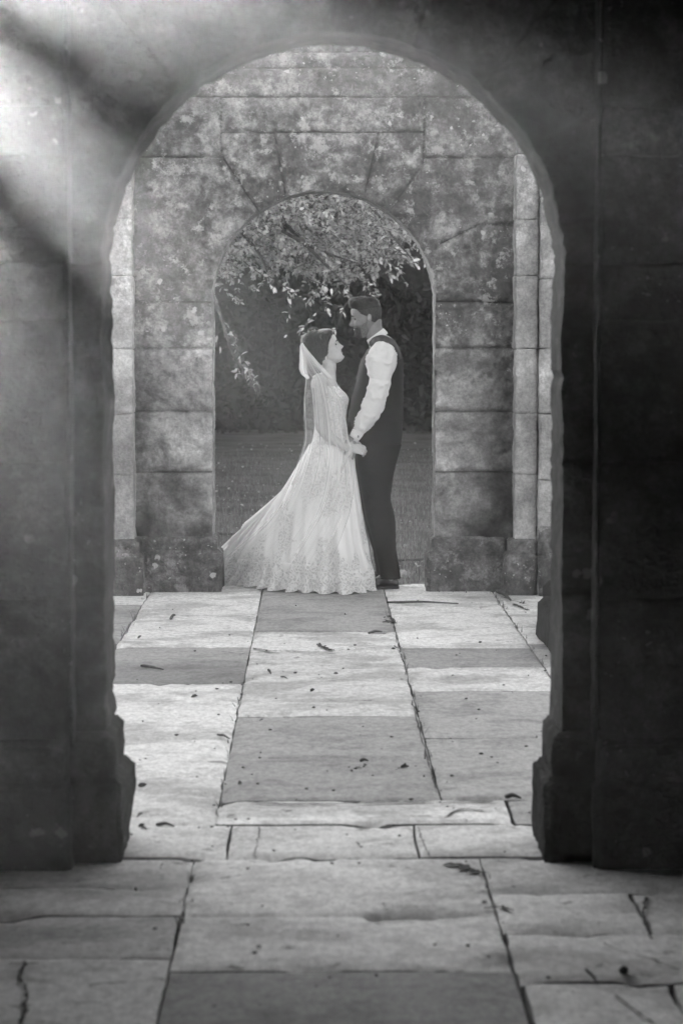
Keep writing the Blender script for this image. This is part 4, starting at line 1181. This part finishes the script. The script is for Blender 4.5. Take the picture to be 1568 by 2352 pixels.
def gown_mat(name, base, lace_b, lace_d):
    m, nt, bs = newmat(name)
    P = pos(nt)
    msk = nd(nt, 'ShaderNodeAttribute', attribute_name='tone').outputs['Fac']
    dn = nd(nt, 'ShaderNodeVectorMath', operation='ADD')
    nz = nd(nt, 'ShaderNodeTexNoise', i_Scale=14.0); nt.links.new(P, nz.inputs['Vector'])
    sc = nd(nt, 'ShaderNodeVectorMath', operation='SCALE'); sc.inputs['Scale'].default_value = .05
    nt.links.new(nz.outputs['Color'], sc.inputs[0]); nt.links.new(P, dn.inputs[0]); nt.links.new(sc.outputs[0], dn.inputs[1])
    v = nd(nt, 'ShaderNodeTexVoronoi', i_Scale=17.0); nt.links.new(dn.outputs[0], v.inputs['Vector'])
    rings = math_(nt, 'SINE', math_(nt, 'MULTIPLY', v.outputs['Distance'], 21.0))
    v2 = nd(nt, 'ShaderNodeTexVoronoi', i_Scale=42.0, feature='DISTANCE_TO_EDGE'); nt.links.new(dn.outputs[0], v2.inputs['Vector'])
    cord = smap(nt, v2.outputs['Distance'], .16, .05)
    pat = math_(nt, 'MAXIMUM', smap(nt, rings, .1, .7), math_(nt, 'MULTIPLY', cord, .8))
    lace = mix(nt, pat, lace_d, lace_b)
    c = mix(nt, smap(nt, msk, .35, .6), base, lace)
    nt.links.new(c, bs.inputs['Base Color']); bs.inputs['Roughness'].default_value = .8
    bs.inputs['Sheen Weight'].default_value = .15; bs.inputs['Specular IOR Level'].default_value = .2
    bump(nt, bs, math_(nt, 'MULTIPLY', pat, smap(nt, msk, .35, .6)), .9, .006)
    tl = nd(nt, 'ShaderNodeBsdfTranslucent'); nt.links.new(c, tl.inputs['Color'])
    mx = nd(nt, 'ShaderNodeMixShader'); mx.inputs[0].default_value = .12
    nt.links.new(bs.outputs[0], mx.inputs[1]); nt.links.new(tl.outputs[0], mx.inputs[2])
    nt.links.new(mx.outputs[0], nt.nodes['Material Output'].inputs[0])
    return m
M_gown = gown_mat('lace gown', .92, .98, .72)
bod = side_loft([(1195, 330, 582, BY, .150), (1230, 305, 612, BY, .163), (1280, 292, 658, BY, .166), (1340, 286, 712, BY, .163), (1400, 285, 738, BY, .158), (1450, 286, 733, BY, .152), (1520, 290, 716, BY, .145), (1620, 296, 704, BY, .136), (1740, 298, 700, BY, .133), (1850, 286, 716, BY, .14), (1960, 262, 744, BY, .156), (2010, 252, 758, BY, .160), (2060, 290, 720, BY, .14)], 56, conv=cm, fn=rough_cloth(.002, 30, 3))
bod.build('bodice', M_gown, bride)

# skirt and train: from the waist ring out to the hem on the ground
hem = [(.345, 15.0), (.352, 14.88), (.345, 14.76), fl(842, 1362), fl(815, 1365.5), fl(787, 1365.5), fl(760, 1365), fl(731, 1364), fl(700, 1362.5), fl(668, 1361), fl(640, 1358), fl(615, 1356), fl(581, 1352), fl(552, 1346), (-.53, 15.18), (-.60, 15.32), (-.78, 15.42), (-.95, 15.55), (-.8, 15.75), (-.4, 15.7), (0, 15.5), (.2, 15.30), (.31, 15.14)]
hem = np.array(hem + hem[:1])
nh = 420
Hc = curve(hem, nh + 1)[:-1]
wc = np.array(c1(497, 1985, BY))
th = np.linspace(0, 2 * np.pi, len(hem))[:-1]
ang = np.unwrap(np.arctan2(-(Hc[:, 1] - 15.0), Hc[:, 0] - .0))
ang = np.linspace(0, 2 * np.pi, nh, endpoint=False) * .55 + ang * .45
W = np.stack([wc[0] + (.132 + .004 * np.cos(ang)) * np.cos(ang), wc[1] - .168 * np.sin(ang)], -1)
left = np.clip((-.35 - Hc[:, 0]) / .5, 0, 1)
pe = 1.02 + .50 * left + .10 * np.clip((-.0 - Hc[:, 0]) / .4, 0, 1)
Tn = np.roll(Hc, -1, 0) - np.roll(Hc, 1, 0); Tn /= np.linalg.norm(Tn, axis=1)[:, None]
Nn = np.stack([-Tn[:, 1], Tn[:, 0]], -1)
if ((Nn * (Hc - [0, 15.1])).sum(1)).mean() < 0: Nn = -Nn
arc = np.concatenate([[0], np.cumsum(np.linalg.norm(np.diff(Hc, axis=0), axis=1))])
rows = []; tones = []
nt_ = 150
for i in range(nt_ + 1):
    t = i / nt_
    f_ = t ** pe
    bulge = 1 + .06 * np.exp(-((t - .90) / .05) ** 2) * (Hc[:, 0] > 0)
    Q = W + (Hc - W) * (f_ * bulge)[:, None]
    Q[:, 0] -= .072 * np.sin(np.pi * min(1, t * 1.1)) ** 1.0 * np.clip((.05 - Hc[:, 0]) / .4, 0, 1)
    wave = np.sin(2 * np.pi * arc / .12 + 6.5 * fbm(np.stack([arc * 2.6, 0 * arc + t * .8, 0 * arc], -1), 3, 5)) 
    wave2 = fbm(np.stack([arc * 9, 0 * arc + t * 2.0, 0 * arc + 4], -1), 3, 8)
    A = (.004 + .022 * t ** 2.0) * (.6 + 1.1 * np.abs(fbm(np.stack([arc * 4, 0 * arc, 0 * arc + 3], -1), 2, 15)))
    Q = Q + Nn * (A * (1 - (1 - np.abs(wave)) * 0) * np.sign(wave) * np.abs(wave) ** .8 + (.004 + .013 * t) * wave2)[:, None] * (1 - .9 * (t < .02))
    if t > .93: Q = Q + Nn * (.012 * ((t - .93) / .07) ** 1.5 * np.clip(wave, -.2, 1))[:, None]
    zc = wc[2] * (1 - t) ** (1.0 - .0 * left)
    base = .004 + .010 * np.clip(-wave, 0, 1) * sstep(.9, 1.0, t) * (Hc[:, 1] < 15.15)
    grd = np.where(Q[:, 1] > 15.3, -.10, 0)
    Z = np.maximum(zc, 0) + base + grd * t ** 3
    rows.append(np.stack([Q[:, 0], Q[:, 1], Z], -1))
    scal = .80 + .075 * np.sin(2 * np.pi * arc / .21) + .03 * np.sin(2 * np.pi * arc / .07)
    hemm = sstep(-.02, .02, t - scal)
    u = arc
    spr = fbm(np.stack([u * 5.2, 0 * u + t * 3.4, 0 * u + 1], -1), 3, 21)
    strip = np.exp(-((Q[:, 0] + .01 + .12 * t) / .045) ** 2) * (Q[:, 1] < 15) * (t > .02) * (t < .66)
    strip2 = np.exp(-((Q[:, 0] - .19 - .05 * t) / .022) ** 2) * (Q[:, 1] < 15) * (t > .1) * (t < .72)
    bd = np.maximum(hemm, np.where(spr + .32 * strip + .28 * strip2 + .25 * sstep(.1, 0, t) > .30, 1, 0))
    tones.append(bd)
sk = MB(); sk.grid(np.array(rows), cv=True, flip=True, tone=np.array(tones)); sk.build('skirt', M_gown, bride)

def tulle_mat():
    m, nt, bs = newmat('tulle veil')
    bs.inputs['Base Color'].default_value = (.85, .85, .85, 1); bs.inputs['Roughness'].default_value = .9
    bs.inputs['Specular IOR Level'].default_value = .1
    tl = nd(nt, 'ShaderNodeBsdfTranslucent'); tl.inputs['Color'].default_value = (.85, .85, .85, 1)
    mx = nd(nt, 'ShaderNodeMixShader'); mx.inputs[0].default_value = .5
    tp = nd(nt, 'ShaderNodeBsdfTransparent')
    m2 = nd(nt, 'ShaderNodeMixShader')
    nt.links.new(bs.outputs[0], mx.inputs[1]); nt.links.new(tl.outputs[0], mx.inputs[2])
    t = nd(nt, 'ShaderNodeAttribute', attribute_name='tone').outputs['Fac']
    nt.links.new(t, m2.inputs[0])
    nt.links.new(tp.outputs[0], m2.inputs[1]); nt.links.new(mx.outputs[0], m2.inputs[2])
    nt.links.new(m2.outputs[0], nt.nodes['Material Output'].inputs[0])
    return m
M_tulle = tulle_mat()
K = [(115, 680, 150, 655, 14.93, 14.90, 14.93), (118, 800, 235, 800, 14.94, 14.87, 14.88), (122, 930, 315, 905, 14.94, 14.86, 14.86), (138, 1050, 400, 1010, 14.93, 14.83, 14.86),
     (180, 1135, 468, 1090, 14.92, 14.76, 14.87), (168, 1270, 540, 1185, 14.92, 14.725, 14.85), (152, 1450, 600, 1310, 14.92, 14.72, 14.82), (158, 1650, 650, 1490, 14.92, 14.72, 14.79),
     (165, 1850, 690, 1710, 14.92, 14.72, 14.765), (148, 2000, 722, 1940, 14.92, 14.72, 14.75), (100, 2150, 790, 2085, 14.92, 14.715, 14.745), (10, 2400, 812, 2300, 14.93, 14.69, 14.74),
     (-130, 2700, 800, 2600, 14.95, 14.655, 14.71), (-310, 2960, 750, 2880, 15.0, 14.63, 14.67), (-500, 3150, 690, 3060, 15.08, 14.62, 14.66), (-700, 3320, 600, 3300, 15.2, 14.60, 14.63), (-860, 3450, 480, 3560, 15.3, 14.58, 14.60)]
def veil(K, seed, side=1, a0=.24):
    K = np.array(K, float); tt = np.linspace(0, len(K) - 1, 260)
    R_ = np.stack([crom(np.arange(len(K)), K[:, k], tt) for k in range(7)], -1)
    u = np.linspace(0, 1, 260)
    G_ = np.zeros((len(tt), len(u), 3)); T_ = np.zeros((len(tt), len(u)))
    for i, (bx, by, fx, fy, yb, ym, yf) in enumerate(R_):
        v = tt[i] / (len(K) - 1)
        ph_ = 2 * np.pi * 7 * (u + .05 * fbm(np.stack([u * 4, 0 * u + v * 1.5, 0 * u], -1), 2, seed))
        am = np.clip(v * 4, 0.15, 1) * (.7 + .6 * fbm(np.stack([u * 5, 0 * u + v * 2, 0 * u + 7], -1), 2, seed + 1))
        wd = (fx - bx) / 11
        uu = u + am * .30 / (2 * np.pi * 1.0) * np.sin(ph_) * (1.6 / 11) * 4.6 * np.minimum(1, 6 * u * (1 - u))
        px_ = bx + (fx - bx) * uu; py_ = by + (fy - by) * uu
        Yv = (yb * (1 - u) + yf * u) + (ym - (yb + yf) / 2) * (1 - np.abs(2 * u - 1) ** 2.4)
        Yv = Yv - side * .012 * am * (1 + np.cos(ph_)) * .5
        if side < 0: Yv = 2 * BY - Yv
        d = np.stack([ray(669.7 + .1771 * a, 669.7 + .1771 * b) for a, b in zip(px_, py_)])
        G_[i] = np.array([0, 0, CAMZ]) + d * Yv[:, None]
        e = np.minimum(u, 1 - u)
        T_[i] = a0 * (1 - .55 * sstep(.68, .97, v)) + .30 * np.exp(-(e / .006) ** 2) * (1 - .5 * v) + .45 * sstep(.25, .0, v) + .55 * np.maximum(0, np.sin(ph_ + 1)) ** 10 * (1 - .7 * v) * np.clip(.5 + 1.5 * fbm(np.stack([u * 9, 0 * u, 0 * u], -1), 2, seed + 7), 0, 1.3) + .12 * np.clip(fbm(np.stack([u * 30, 0 * u + v * 3, 0 * u], -1), 2, seed + 3), 0, 1)
    mbv = MB(); mbv.grid(G_, tone=np.clip(T_, 0, .85)); return mbv
vl = veil(K, 31)
# the gathered roll of tulle along its front edge, from the comb to her hand, and the fall from her fist
for pth, rr in (([(128, 690), (230, 830), (330, 945), (440, 1050), (530, 1160), (600, 1300), (660, 1500), (700, 1720), (735, 1950), (765, 2010)], (.006, .014, .014, .010, .006, .004, .004, .004, .006, .008)),
                ([(120, 700), (150, 880), (150, 1020), (215, 1130)], (.006, .022, .022, .008)),
                ([(765, 2010), (770, 2060), (700, 2180), (640, 2350)], (.008, .010, .008, .004))):
    yy = [14.93, 14.875, 14.86, 14.85, 14.84, 14.82, 14.79, 14.765, 14.75, 14.75] if len(pth) == 10 else ([14.93, 14.92, 14.92, 14.90] if pth[0][0] == 120 else [14.75, 14.735, 14.72, 14.70])
    n0 = vl.n; k0 = len(vl.tone)
    vl.tube([c1(a, b, y_) for (a, b), y_ in zip(pth, yy)], rr, n=10, sub=6, caps=False, fn=rough_cloth(.002, 40, 3))
    for q in range(k0, len(vl.tone)): vl.tone[q] = np.full(len(vl.tone[q]), .6 if pth[0][0] < 700 else .5)
vl.build('veil', M_tulle, bride)

# ------------------------------------------------------------------ the hazy air
mb = MB()
x0, x1, y0, y1, z0, z1 = -41, 41, -21, 63, -1.2, 9.2
V = [(x, y, z) for x in (x0, x1) for y in (y0, y1) for z in (z0, z1)]
mb.add(V, [(0, 1, 3, 2), (4, 6, 7, 5), (0, 4, 5, 1), (2, 3, 7, 6), (0, 2, 6, 4), (1, 5, 7, 3)])
hm = bpy.data.materials.new('hazy air'); hm.use_nodes = True
nt = hm.node_tree; nt.nodes.clear()
pv = nt.nodes.new('ShaderNodeVolumePrincipled')
pv.inputs['Color'].default_value = (.95, .95, .95, 1)
pv.inputs['Density'].default_value = HAZE_D
pv.inputs['Anisotropy'].default_value = HAZE_G
ou = nt.nodes.new('ShaderNodeOutputMaterial')
nt.links.new(pv.outputs[0], ou.inputs['Volume'])
tag(mb.build('haze', hm, smooth=False), 'thin sunlit haze filling the air', 'haze', kind='stuff')
